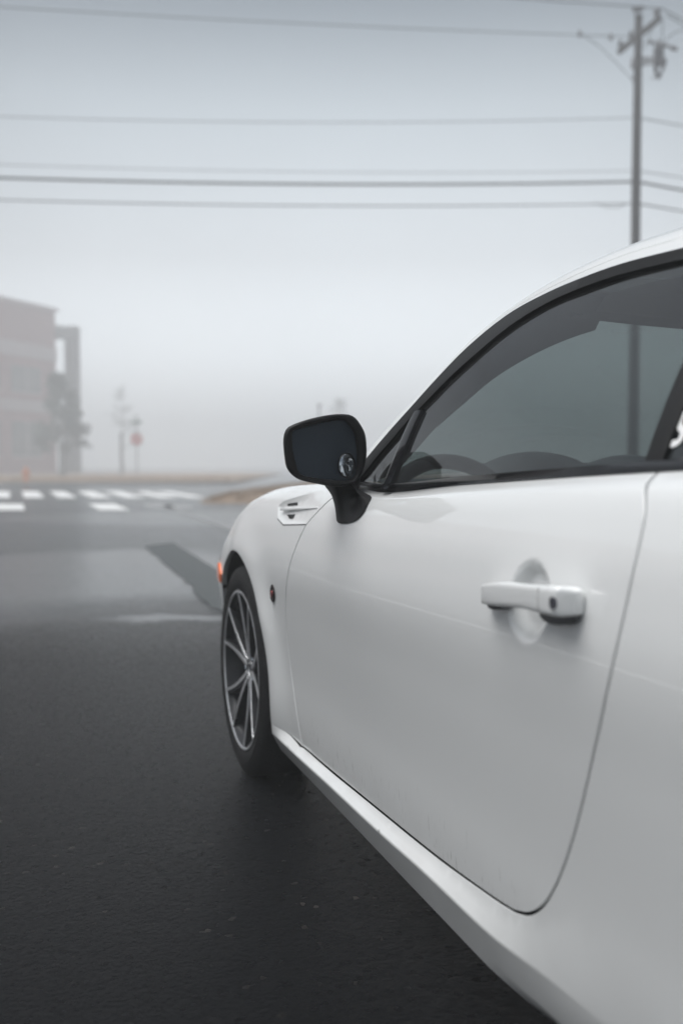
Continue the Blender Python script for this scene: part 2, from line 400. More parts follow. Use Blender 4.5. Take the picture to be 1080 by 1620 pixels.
BG=curve([(-.30,.236),(-.58,.236)]+[(a,b-.002) for a,b in BOT_GAP]+[(-1.8,.34),(-2.2,.40)])
def Xsill(y,z):
    x=X0(y,z); g=BG(y); m=SM(y)
    f=sstep((y+2.05)/.5)
    if z<g:
        k=X0(y,g)
        tgt=.870
        if z>m: xs=k+(tgt-k)*((g-z)/(g-m))
        else: xs=tgt+(.846-tgt)*((m-z)/(m-.163))
        x=x*(1-f)+xs*f
    return x
for sgn in (-1,1):
    # ---- door
    dp=offl(fg,-GAP)[::1]; db=shift(bg_,0,GAP)[1:-1]; dr=offl(rg,-GAP)
    poly=dp+db+dr+top_y(dr[-1][0]+.001,-.803,40)
    poly=[p for i,p in enumerate(poly) if i==0 or math.hypot(p[0]-poly[i-1][0],p[1]-poly[i-1][1])>.0015]
    tops=lambda a,b:[(a+(b-a)*i/int(abs(b-a)/.013),TOPZ(a+(b-a)*i/int(abs(b-a)/.013))-dz) for dz in (.007,.015,.024,.035,.048) for i in range(int(abs(b-a)/.013)+1)]
    door=panel('door',poly,Xdoor,sgn,DOORP,car,extra=tops(-.80,-1.95),fine=(HC[0],HC[1],.072,.0055))
    # ---- fender with the vent opening
    arch=arch_pts(0,FR,.236,.535)
    fgf=offl(fg,GAP)
    fp=top_y(-.795,.33,40)+[(.345,.70),(.33,.62),(.285,.545)]+arch[::-1]+[(-.45,.236)]+fgf[::-1]
    fp=[p for i,p in enumerate(fp) if i==0 or math.hypot(p[0]-fp[i-1][0],p[1]-fp[i-1][1])>.0015]
    hole=insetp(VENT,-.0015)
    hole=[(min(max(y,-.79),9),z) for y,z in hole]
    # the garnish reaches the door edge, so its outline is cut out of the fender polygon's rear corner
    up=[p for p in fp if not inpoly(p,hole)]
    fender=panel('fender',up,Xvent,sgn,PAINT,car,holes=(),extra=[tuple(p) for p in dens(VENT,.009)]+[tuple(p) for p in dens(insetp(VENT,.012),.009)]) if False else panel('fender',fp,Xvent,sgn,PAINT,car,
        extra=[tuple(p) for p in dens(insetp(VENT,.0035),.009)]+[tuple(p) for p in dens(insetp(VENT,.012),.009)]+[tuple(p) for p in dens(VENT,.009)]+[tuple(p) for p in dens(insetp(VENT,-.006),.009)]+[p for p in tops(-.40,.28) if not inpoly(p,insetp(VENT,-.01))])
    # ---- quarter panel with sill
    q=[(-.352,.163),(-.355,.234)]+[(-.45,.234)]+shift(bg_,0,-GAP)[:-1]+offl(rg,GAP)
    q+=top_y(-1.9275,-3.28,60)
    ra=arch_pts(-2.57,FR,.20,.50)
    q+=[(-3.28,.60),(-2.96,.56),(-2.93,.50)]
    q+=[p for p in ra if True][::-1][::-1] if False else []
    ra2=arch_pts(-2.57,FR,.20,.20)   # full arch, rear side first
    q+=[(-2.93,.20)]+[(-2.57+math.cos(t)*FR,.3125+math.sin(t)*FR) for t in [math.pi+.3-(math.pi+.6)*i/40 for i in range(41)]]+[(-2.2,.163)]
    q=[p for i,p in enumerate(q) if i==0 or math.hypot(p[0]-q[i-1][0],p[1]-q[i-1][1])>.0015]
    ex=[]
    yy=-.37
    while yy>-2.05:
        ex+=[(yy,SM(yy)+.0035),(yy,SM(yy)-.0035),(yy,.190),(yy,.177)]+([(yy,(SM(yy)+BG(yy))/2)] if yy>-1.72 and BG(yy)-SM(yy)>.02 else []); yy-=.014
    panel('quarter_panel',q,Xsill,sgn,PAINT,car,extra=ex+tops(-1.96,-2.7))
    # ---- dark inner shell seen through the shut lines
    m=MB(); rows=[]
    for i in range(70):
        y=-.33-i*(1.75/69); rows.append([(sgn*(min(Xdoor(y,z),X0(y,z))-.0135 if z>BG(y) else Xsill(y,z)-.0135),y,z) for z in [.175+(TOPZ(y)-.010-.175)*j/22 for j in range(23)]])
    m.grid(rows); m.build('door_jamb',GAPM,car)
    # ---- wheel arch liner
    for yc in (0,-2.57):
        m=MB(); rows=[]
        for i in range(33):
            t=-.32+(math.pi+.64)*i/32
            r_=FR+.003
            rows.append([(sgn*(X0(yc+math.cos(t)*FR,max(.2,.3125+math.sin(t)*FR))-.006),yc+math.cos(t)*r_,.3125+math.sin(t)*r_),(sgn*.80,yc+math.cos(t)*(r_+.012),.3125+math.sin(t)*(r_+.012)),(sgn*.56,yc+math.cos(t)*(r_+.012),.3125+math.sin(t)*(r_+.012)),(sgn*.50,yc+math.cos(t)*.05,.3125+math.sin(t)*.05)])
        m.grid(rows); m.build('arch_liner',RUBBER,car)
    # splash flap behind the front wheel
    m=MB(); m.loft([[(sgn*a,y,z) for a,z in ((.60,.17),(.845,.17),(.862,.30),(.60,.38))] for y in (-.352,-.375)]); m.build('mud_flap',RUBBER,car,smooth=False)
    # ---- door handle
    h=empty('door_handle'); h.parent=door
    hx=lambda y:X0(y,.755)
    key=[(-1.640,.7440,.012,.004,.0100),(-1.650,.7455,.024,.006,.0125),(-1.675,.7500,.032,.010,.0150),(-1.73,.7565,.036,.012,.0165),(-1.79,.7615,.036,.013,.0160),(-1.845,.7640,.037,.016,.0180),(-1.872,.7650,.035,.016,.0185),(-1.881,.7650,.026,.013,.0165),(-1.886,.7645,.014,.006,.0135)]
    kk=catmull(key,5); rings=[]
    for y,zc,o_,hw,hh in kk:
        rings.append([(sgn*(hx(y)+o_-hw+hw*np.sign(math.cos(a))*abs(math.cos(a))**.36),y,zc+hh*np.sign(math.sin(a))*abs(math.sin(a))**.36) for a in [2*math.pi*j/36+.001 for j in range(36)]])
    MB().loft(rings).build('handle_grip',PAINT,h,sharp=60)
    for (y0,y1,z0,z1) in ((-1.642,-1.700,.7275,.752),(-1.790,-1.880,.732,.771)):
        m=MB(); rings=[]
        for t in range(7):
            y=y0+(y1-y0)*t/6; e=math.sin(math.pi*(t+.3)/6.6)**.4
            zc=(z0+z1)/2; hz=(z1-z0)/2*e
            rings.append([(sgn*(hx(y)-.004),y,zc-hz),(sgn*(hx(y)+.020*e),y,zc-hz),(sgn*(hx(y)+.020*e),y,zc+hz),(sgn*(hx(y)-.004),y,zc+hz)])
        m.loft(rings)
        m.build('handle_base',pbr('grey_trim',(.10,.10,.105),.5,noise=.1),h,bevel=.002)
    if sgn<0:
        MB().loft([[(sgn*(hx(-1.868)+o_),-1.8725+.0042*math.cos(a)*r_,.7650+(.0065 if math.sin(a)>0 else .0085)*math.sin(a)*r_) for a in [2*math.pi*j/16 for j in range(16)]] for o_,r_ in ((.028,1),(.0385,1),(.0375,.7))]).build('key_lock',pbr('lock_grey',(.07,.07,.085),.3,metal=.5),h)
        MB().loft([[(sgn*(hx(-1.838)+.0368+e),y,z) for y,z in ((-1.8380,.7485),(-1.8385,.7485),(-1.8385,.7785),(-1.8380,.7785))] for e in (-.01,.0006)]).build('cap_seam',pbr('seam_grey',(.25,.25,.25),.6),h,smooth=False)
    # ---- vent garnish details
    def xs(y,z,o_=0): return (sgn*(Xvent(y,z)+o_),y,z)
    g=empty('vent_garnish'); g.parent=car
    rim=[]
    def slotp(poly,name,o1=.0010):
        P=dens(poly,.006); MB().loft([[xs(y,z,-.003) for y,z in P],[xs(y,z,o1) for y,z in P]]).build(name,BLACK,g,smooth=False)
    slotp([(-.4200,.8290),(-.5045,.8350),(-.517,.8280),(-.430,.8225)],'vent_slot')
    slotp([(-.452,.8015),(-.521,.8065),(-.518,.7965),(-.503,.7935),(-.483,.7930)],'vent_slot')
    fin=[]
    for i in range(13):
        t=i/12; y=-.405-.300*t; zc=.8135+.0165*t; hh=.0042*(1-t*.6); oo=.010*(1-t)+.002
        fin.append([xs(y,zc-hh,-.002),xs(y,zc-hh,oo*.8),xs(y,zc+hh*.6,oo),xs(y,zc+hh,-.002)])
    MB().loft(fin).build('vent_fin',PAINT,g,bevel=.0008)
    sl_=[np.array(VENT[5])*(1-i/16)+np.array(VENT[6])*i/16 for i in range(17)]+[np.array(VENT[6])*(1-i/5)+np.array(VENT[7])*i/5 for i in range(1,6)]
    MB().grid([[(sgn*(X0(a,b+e)+.0008),a,b+e) for a,b in sl_] for e in (-.0010,.0012)]).build('vent_seam',GAPM,g,smooth=False)
    # ---- fender badge
    bc=(-.402,.5935); P=[]
    for j in range(24):
        a=2*math.pi*j/24; P.append((bc[0]+.019*math.cos(a),bc[1]+.0235*math.sin(a)))
    bdg=MB().loft([[(sgn*(X0(*bc)+e),bc[0]+(p[0]-bc[0])*k,bc[1]+(p[1]-bc[1])*k) for p in P] for e,k in ((-.004,1),(.003,1),(.0045,.88),(.0035,.80))]).build('fender_badge',pbr('badge_black',(.02,.012,.012),.25,metal=.6),car)
    MB().loft([[(sgn*(X0(*bc)+e),bc[0]+.004+(p[0]-bc[0])*k,bc[1]-.003+(p[1]-bc[1])*k*.8) for p in P] for e,k in ((.003,.55),(.0052,.5))]).build('badge_emblem',pbr('badge_red',(.16,.02,.02),.3,metal=.5),bdg)
    # ---- front bumper corner and marker lamp handled below; belt moulding
    m=MB(); rows=[]
    for i in range(60):
        y=-.85-i*(1.80/59); zt=TOPZ(y); xb=X0(y,zt); xg=fglass(y,zt+.012)
        rows.append([(sgn*(xb-.006),y,zt-.004),(sgn*(xb+.0015),y,zt+.001),(sgn*(xb-.001),y,zt+.006),(sgn*(xg+.009),y,zt+.0145),(sgn*(xg+.0015),y,zt+.0155),(sgn*(xg-.002),y,zt+.010),(sgn*(xg-.004),y,zt-.01)])
    m.loft(rows); m.build('belt_moulding',GLOSSBLK,car,sharp=50)

# ------------------------------------------------------------------ upper body
A_=[(.803,-.868,.893),(.7965,-.8906,.9081),(.7804,-.9291,.9448),(.7632,-.975,.9819),(.7448,-1.0151,1.0187),(.7241,-1.0648,1.0563),(.7001,-1.113,1.0957),(.6816,-1.1534,1.1237),(.6424,-1.2413,1.1788),(.6178,-1.3434,1.2115),(.610,-1.4594,1.2237),(.607,-1.5695,1.2262),(.611,-1.7147,1.2190)]
A2=[(.611,-1.7147,1.2190),(.617,-1.9,1.204),(.632,-2.1,1.172),(.668,-2.33,1.11),(.722,-2.52,1.02),(.79,-2.62,.953)]
B_=[(.812,-.822,.886),(.7879,-.8748,.9414),(.7600,-.950,1.003),(.7349,-1.0073,1.0499),(.7011,-1.0558,1.1034),(.6605,-1.1138,1.1623),(.6201,-1.2000,1.2143),(.6041,-1.3193,1.2373),(.5995,-1.4424,1.2461),(.5983,-1.5547,1.2482),(.602,-1.7019,1.241)]
B2=[(.602,-1.7019,1.241),(.606,-1.9,1.228),(.620,-2.13,1.196),(.652,-2.38,1.135),(.706,-2.6,1.045),(.79,-2.74,.957)]
D_=[(.800,-.775,.893),(.778,-.838,.950),(.742,-.918,1.022),(.716,-.966,1.061),(.683,-1.0095,1.110),(.640,-1.070,1.1745),(.608,-1.1416,1.2186),(.585,-1.2252,1.2509),(.565,-1.3075,1.2731),(.550,-1.3852,1.2861),(.533,-1.4847,1.2971),(.520,-1.60,1.3000)]
D2=[(.520,-1.60,1.3000),(.516,-1.9,1.292),(.520,-2.15,1.262),(.545,-2.45,1.19),(.60,-2.70,1.09),(.66,-2.86,1.0),(.71,-2.95,.955)]
n1,n2=40,26
def full(a,b): return resample(catmull(a,8),n1)+resample(catmull(b,8),n2)[1:]
LA,LB,LD=full(A_,A2),full(B_,B2),full(D_,D2)
NS=len(LA)
kh=min(range(NS),key=lambda i:abs(LD[i][1]+1.29))
kr=min(range(NS),key=lambda i:abs(LD[i][1]+2.12))
def bow(y): return Pch([-2.95,-2.5,-2.1,-1.9,-1.6,-1.29,-1.0,-.77],[-.12,-.14,-.10,-.02,.04,.11,.22,.27])(y)
def crown(y): return Pch([-2.95,-2.5,-2.1,-1.6,-1.29,-1.0,-.77],[.02,.03,.03,.030,.034,.030,.030])(y)
def top_row(i,nu=24,u0=-1,u1=1,dz=0):
    D=LD[i]; row=[]
    for j in range(nu+1):
        u=u0+(u1-u0)*j/nu; k=1-abs(u)**2.0
        row.append((D[0]*u,D[1]+bow(D[1])*k,D[2]+crown(D[1])*(1-abs(u)**2.2)+dz))
    return row
roof=MB().grid([top_row(i) for i in range(kh,kr+1)]).build('roof',PAINT,car)
MB().grid([top_row(i,dz=-.006) for i in range(0,kh+1)]).build('windscreen',CLEAR,car)
MB().grid([top_row(i,dz=-.006) for i in range(kr,NS)]).build('rear_window',DARKG,car)
m=MB().grid([[ (x,y,z-.016) for x,y,z in top_row(i,8,-1,1)] for i in range(kh-1,kh+3)]); m.build('windscreen_seal',GLOSSBLK,car)
for sgn in (-1,1):
    rows=[];rt=[]
    for i in range(NS):
        a,b,d=LA[i],LB[i],LD[i]
        t=(LB[min(i+1,NS-1)]-LB[max(i-1,0)]); t/=np.linalg.norm(t)
        ab=b-a; nn=np.cross(t,ab); nn/=np.linalg.norm(nn)
        if nn[0]<0: nn=-nn
        dd=d-b; n2_=np.cross(t,dd); n2_/=np.linalg.norm(n2_)
        if n2_[0]<0: n2_=-n2_
        f=lambda p:(sgn*p[0],p[1],p[2])
        rt.append([f(a-nn*.012),f(a+nn*.001),f(a+ab*.06+nn*.0055),f(b-ab*.10+nn*.0060),f(b+nn*.003),f(b-nn*.010)])
        c1=b+dd*.02; c2=b+dd*.33
        L=np.linalg.norm(dd)
        rows.append([f(b-nn*.010),f(b+nn*.002+dd*.015),f(b+dd*.10+n2_*.03*L),f(b+dd*.24+n2_*.055*L),f(b+dd*.27+n2_*.035*L),f(b+dd*.31+n2_*.06*L),f(b+dd*.48+n2_*.085*L),f(b+dd*.66+n2_*.08*L),f(b+dd*.84+n2_*.05*L),f(d+n2_*.001),f(d-np.array([.012,0,.004])),f(d-np.array([.012,0,.020]))])
    MB().loft(rt,closed=False,cap=False).build('window_surround',BLACK,car,sharp=50)
    MB().loft(rows,closed=False,cap=False).build('roof_rail',PAINT,car,sharp=30)
    # glass
    ga=[(p[1],p[2]) for p in LA]
    def between(lo,hi): return [p for p in ga if lo<=p[0]<=hi]
    def gl(name,poly,mat,par=car,o_=0): return panel(name,poly,fglass,sgn,mat,par,step=.05,bstep=.04,flange=0,off=o_)
    bz=lambda y:TOPZ(y)+.004
    gl('quarter_light',[(-.868,bz(-.868))]+[p for p in ga if -1.03<=p[0]<=-.87]+[(-1.040,1.045),(-1.052,bz(-1.05))],GLASS,o_=-.002)
    gl('door_window',[(-1.055,bz(-1.055)),(-1.045,1.045)]+[p for p in ga if -1.865<=p[0]<-1.05]+[(-1.868,1.2),(-1.885,bz(-1.88))],GLASS,door if sgn>0 else car,o_=-.002)
    gl('rear_quarter_window',[(-1.900,bz(-1.9)),(-1.885,1.2)]+[p for p in ga if p[0]<-1.89],DARKG,o_=-.002)
    def strip(name,p0,p1,w0,w1,mat,th=.007,n=12,cr=.5):
        rs=[]
        for i in range(n+1):
            t=i/n; y=p0[0]+(p1[0]-p0[0])*t; z=p0[1]+(p1[1]-p0[1])*t; w_=(w0+(w1-w0)*t)/2; x=fglass(y,z)
            rs.append([(sgn*(x-.004),y-w_,z),(sgn*(x+th*.7),y-w_*.97,z),(sgn*(x+th),y-w_*cr,z),(sgn*(x+th*.7),y+w_*.97,z),(sgn*(x-.004),y+w_,z)])
        MB().loft(rs).build(name,mat,car,sharp=30)
    strip('window_post',(-1.052,TOPZ(-1.05)+.004),(-1.037,1.040),.040,.040,GLOSSBLK,.009,cr=-.2)
    strip('centre_pillar',(-1.894,TOPZ(-1.89)-.004),(-1.876,1.212),.034,.050,BLACK,.006)

# hood, cowl, trunk lid
def topsurf(name,y0,y1,mat,crn,n=30,bowf=None,e=.0,dz=0):
    rows=[]
    for i in range(n+1):
        row=[]
        for j in range(33):
            u=-1+2*j/32; k=1-u*u
            y=y0+(y1-y0)*i/n
            if bowf: y+=bowf(i/n)*k
            yc=max(-3.38,min(.80,y)); zt=TOPZ(yc); xe=X0(yc,zt)-e
            row.append((xe*u,y,zt+crn(y)*(1-abs(u)**2.6)-.018*math.exp(-((abs(u)-.80)/.12)**2)*(1 if y>-1 else 0)+dz))
        rows.append(row)
    return MB().grid(rows).build(name,mat,car,solid=0)
topsurf('hood',.80,-.66,PAINT,lambda y:.022,bowf=lambda t:.16*t,dz=-.001)
topsurf('cowl',-.668,-.86,BLACK,lambda y:.020,bowf=lambda t:.16+.06*t,dz=-.014,e=.01)
topsurf('trunk_lid',-2.80,-3.34,PAINT,lambda y:.018,bowf=lambda t:-.1*(1-t),dz=-.001)
# bumpers (one wrap-around mesh each)
def bumper(name,ys,cap_y,zb,mat):
    cols=[]
    for y in ys: cols.append((y,None))
    rows=[]
    nz=18
    for k in range(nz+1):
        row=[]
        def zz(y):
            zt=zb(y); return .165+(zt-.165)*k/nz
        for y in ys: row.append((-X0(y,zz(y)),y,zz(y)))
        ye=ys[-1]; xe=X0(ye,zz(ye))
        for j in range(1,12):
            u=-1+2*j/12; row.append((xe*u,ye+(cap_y-ye)*(1-u*u)+(.02 if cap_y>0 else -.02)*math.sin(math.pi*k/nz),zz(ye)))
        for y in ys[::-1]: row.append((X0(y,zz(y)),y,zz(y)))
        rows.append(row)
    return MB().grid(rows).build(name,mat,car)
def zfb(y): return Pch([.285,.36,.45,.6,.7,.84],[.545,.60,.64,.60,.57,.50])(y)
fbm=bumper('front_bumper',[.366,.40,.45,.50,.56,.62,.68,.73,.77,.80,.82,.835],.90,zfb,PAINT)
rb=bumper('rear_bumper',[-2.94,-3.0,-3.06,-3.12,-3.18,-3.24,-3.29,-3.33,-3.36,-3.38,-3.395],-3.46,lambda y:Pch([-3.40,-3.28,-3.1,-2.94],[.86,.62,.58,.55])(y),PAINT)
for sgn in (-1,1):
    # strip of bumper between the arch edge and the seam
    poly=[(.366,.20)]+[(math.cos(t)*FR,.3125+math.sin(t)*FR) for t in [-.28+i*.92/14 for i in range(15)]]+[(.30,.545),(.335,.58),(.366,.605)]
    panel('bumper_corner',poly,X0,sgn,PAINT,car)
    poly=[(.345,.618),(.36,.70),(.45,.685),(.6,.630),(.74,.57),(.74,.56),(.60,.585),(.45,.63),(.366,.61)]
    panel('headlight',poly,X0,sgn,pbr('headlight_lens',(.5,.52,.55),.08,metal=.7,coat=.8),car,off=.001)
    P=[(.262,.575),(.30,.607),(.415,.600),(.43,.575),(.41,.548),(.28,.545)]; P=dens(P,.012)
    MB().loft([[(sgn*(X0(y,z)+e),y*1+ (0 if k==1 else (.345-y)*.2),z) for y,z in P] for e,k in ((-.002,1),(.004,1),(.006,0))]).build('marker_lamp',ORANGE,car)
    P=[(-3.10,.80),(-3.16,.86),(-3.33,.83),(-3.36,.74),(-3.30,.66),(-3.16,.70)]
    panel('tail_lamp',P,X0,sgn,REDLENS,car,off=.004,step=.02)
# underbody, floor
m=MB().box((0,-1.29,.20),(.70,1.02,.02)); m.box((0,.42,.24),(.50,.34,.03)); m.box((0,-3.1,.26),(.5,.22,.04)); m.build('underbody',RUBBER,car,smooth=False)
# ------------------------------------------------------------------ cabin
rows=[]
for i in range(kh-2,kr+4):
    i=min(i,NS-1); a=LA[i]; D=LD[i]; r=[]
    fr=1 if i>kh+1 else 0
    for j in range(17):
        u=-1+2*j/16; au=abs(u); k=1-au**2
        x=(a[0]-.03)*u; z=a[2]-.012+ (.030)*(1-au**3)
        if not fr: z=min(z,1.190+.006*k)
        y=a[1]*.5+D[1]*.5+bow(D[1])*k-.06
        r.append((x,y,z))
    rows.append(r)
rows=[[(x*.93,y+.035,z+.060) for x,y,z in rows[0]]]+rows
MB().grid(rows).build('headliner',LINER,car)
for sgn in (-1,1):
    rs=[]
    for i in range(2,kh+2):
        a=LA[i]; d=LD[i]; t=i/(kh+1)
        tx=(d[0]-.050-.045*t, d[1]+.030+.03*t, d[2]-.030-.060*t)
        rs.append([(sgn*(a[0]-.012),a[1],a[2]-.004),(sgn*(d[0]-.014),d[1]+.012,d[2]-.012),(sgn*tx[0],tx[1],tx[2]),(sgn*(a[0]-.055),a[1]-.004,a[2]-.012)])
    MB().loft(rs).build('pillar_trim',LINER,car,sharp=50)
    m=MB().grid([[(sgn*(X0(y,z)-.075-.02*math.sin(z*9)),y,z) for z in (.25,.4,.55,.7,.8,TOPZ(y)-.02)]+[(sgn*(fglass(y,.90)-.006),y,TOPZ(y)-.012)] for y in [-.75-.05*k for k in range(38)]]); m.build('door_card',FABRIC,car)
rows=[]
for i in range(9):
    t=i/8
    prof=[(-.66-.0*t,.895),(-.80,.888),(-.92,.875),(-1.0,.85),(-1.03,.80),(-1.02,.60),(-.95,.40)]
    x=-.74+1.48*t
    hmp=.0
    rows.append([(x,y-.10*(2*t-1)**2*(.9 if k<3 else .2)+(.06 if k==0 else 0),z+hmp) for k,(y,z) in enumerate(prof)])
m=MB().grid(rows); m.build('dashboard',DASHM,car)
def hump(name,xc,w_,yc,zt,mat,h_=.11,dpt=.16):
    rs=[]
    for k in range(9):
        s=k/8; sc=math.sin(math.pi*(.08+.84*s))**.35
        rs.append([(xc+w_/2*math.cos(a)*sc,yc+dpt*(.5-s),zt-h_+h_*abs(math.sin(a))**.75*sc) for a in [math.pi*j/20 for j in range(21)]])
    MB().loft(rs).build(name,mat,car,sharp=70)
hump('instrument_hood',-.30,.36,-.74,.962,DASHM,dpt=.12)
hump('screen_hood',-.02,.34,-.72,.955,DASHM,dpt=.12)
# steering wheel
sw=empty('steering_wheel',(-.575,-.87,.778)); sw.parent=car; sw.rotation_euler=(R(-22),0,R(0))
def ring(m,Rm,r_,yo=0,n=48):
    vs=[];fs=[]
    for i in range(n):
        a=2*math.pi*i/n
        for j in range(10):
            b=2*math.pi*j/10; rr=Rm+r_*math.cos(b); vs.append((rr*math.cos(a),yo+r_*1.1*math.sin(b),rr*math.sin(a)))
    for i in range(n):
        for j in range(10): fs.append((i*10+j,((i+1)%n)*10+j,((i+1)%n)*10+(j+1)%10,i*10+(j+1)%10))
    m.add(vs,fs)
m=MB(); ring(m,.172,.0175); m.build('wheel_rim',BLACK,sw)
m=MB()
for a in (0,180,270): m.loft([[(math.cos(R(a))*r_-math.sin(R(a))*s*w_,.01+dy,math.sin(R(a))*r_+math.cos(R(a))*s*w_) for s,dy in ((-1,0),(1,0),(1,.012),(-1,.012))] for r_,w_ in ((.04,.035),(.10,.02),(.165,.018))])
m.build('wheel_spokes',BLACK,sw,smooth=False); MB().loft([[(r_*math.cos(a),yy,r_*.8*math.sin(a)) for a in [2*math.pi*j/20 for j in range(20)]] for r_,yy in ((.06,.04),(.068,.0),(.055,-.02),(.03,-.026))]).build('horn_pad',BLACK,sw)
# seats
def seat(xc):
    s=empty('seat',(xc,-1.5,0)); s.parent=car
    def pad(name,secs,mat=FABRIC):
        MB().loft([[(w_*np.sign(math.cos(a))*abs(math.cos(a))**.6,y+d_*math.sin(a)*abs(math.sin(a))**-.3 if False else y+d_*np.sign(math.sin(a))*abs(math.sin(a))**.6,z) for a in [2*math.pi*j/20+.01 for j in range(20)]] for y,z,w_,d_ in secs]).build(name,mat,s)
    pad('backrest',[(-.02,.36,.20,.06),(-.06,.45,.25,.08),(-.14,.62,.26,.08),(-.22,.80,.24,.07),(-.27,.90,.19,.06),(-.29,.94,.13,.04)])
    pad('headrest',[(-.30,.925,.08,.03),(-.30,.95,.115,.045),(-.31,1.0,.12,.05),(-.325,1.055,.105,.045),(-.33,1.08,.07,.03)])
    MB().loft([[(w_*np.sign(math.cos(a))*abs(math.cos(a))**.6,y,.36+h_*np.sign(math.sin(a))*abs(math.sin(a))**.6) for a in [2*math.pi*j/20+.01 for j in range(20)]] for y,w_,h_ in ((-.05,.2,.05),(0,.25,.08),(.25,.26,.09),(.45,.25,.08),(.50,.2,.04))]).build('cushion',FABRIC,s)
seat(-.37); seat(.37)
m=MB().box((0,-2.25,.55),(.60,.10,.28),Matrix.Rotation(R(-15),3,'X')); m.build('rear_bench',FABRIC,car,bevel=.05)
m=MB().box((0,-1.6,.33),(.70,.9,.01)); m.build('cabin_floor',RUBBER,car,smooth=False)
m=MB().loft([[(xx,-1.17+.01*(1-((xx)/.13)**2),1.165+s*hh) for s in (-1,1)]+[(xx,-1.14,1.165+.8*s*hh) for s in (1,-1)] for xx,hh in ((-.13,.020),(-.115,.030),(0,.034),(.115,.030),(.13,.020))]); m.tube([(0,-1.145,1.17),(0,-1.16,1.23)],.012)
m.build('rear_view_mirror',BLACK,car)

# ------------------------------------------------------------------ door mirrors
HEAD=[(0.0014,0.9748),(0.006,0.9991),(0.021,1.0109),(0.0636,1.0248),(0.1108,1.0341),(0.1467,1.0359),(0.1662,1.0311),(0.1809,1.0168),(0.1935,0.9962),(0.1972,0.973),(0.1972,0.9475),(0.1911,0.922),(0.1787,0.9012),(0.1591,0.8887),(0.1221,0.883),(0.0822,0.8895),(0.0397,0.8982),(0.0172,0.9125),(0.0069,0.9308)]
GL_=[(0.0219,0.9975),(0.0473,1.0063),(0.1009,1.0191),(0.139,1.0226),(0.156,1.0123),(0.1684,0.994),(0.1747,0.9621),(0.1747,0.9313),(0.1685,0.906),(0.1492,0.8968),(0.1107,0.8984),(0.0634,0.904),(0.0377,0.9124),(0.0264,0.939),(0.0206,0.9712)]
th=R(12)
def mpos(sgn,a,z,dep=0):      # a along the width from the outer end, dep forward
    x=1.0-a*math.cos(th)-0*dep; y=-.966+a*math.sin(th)
    x-= dep*math.sin(th)*-1*0; y+=dep
    return (sgn*x,y,z)
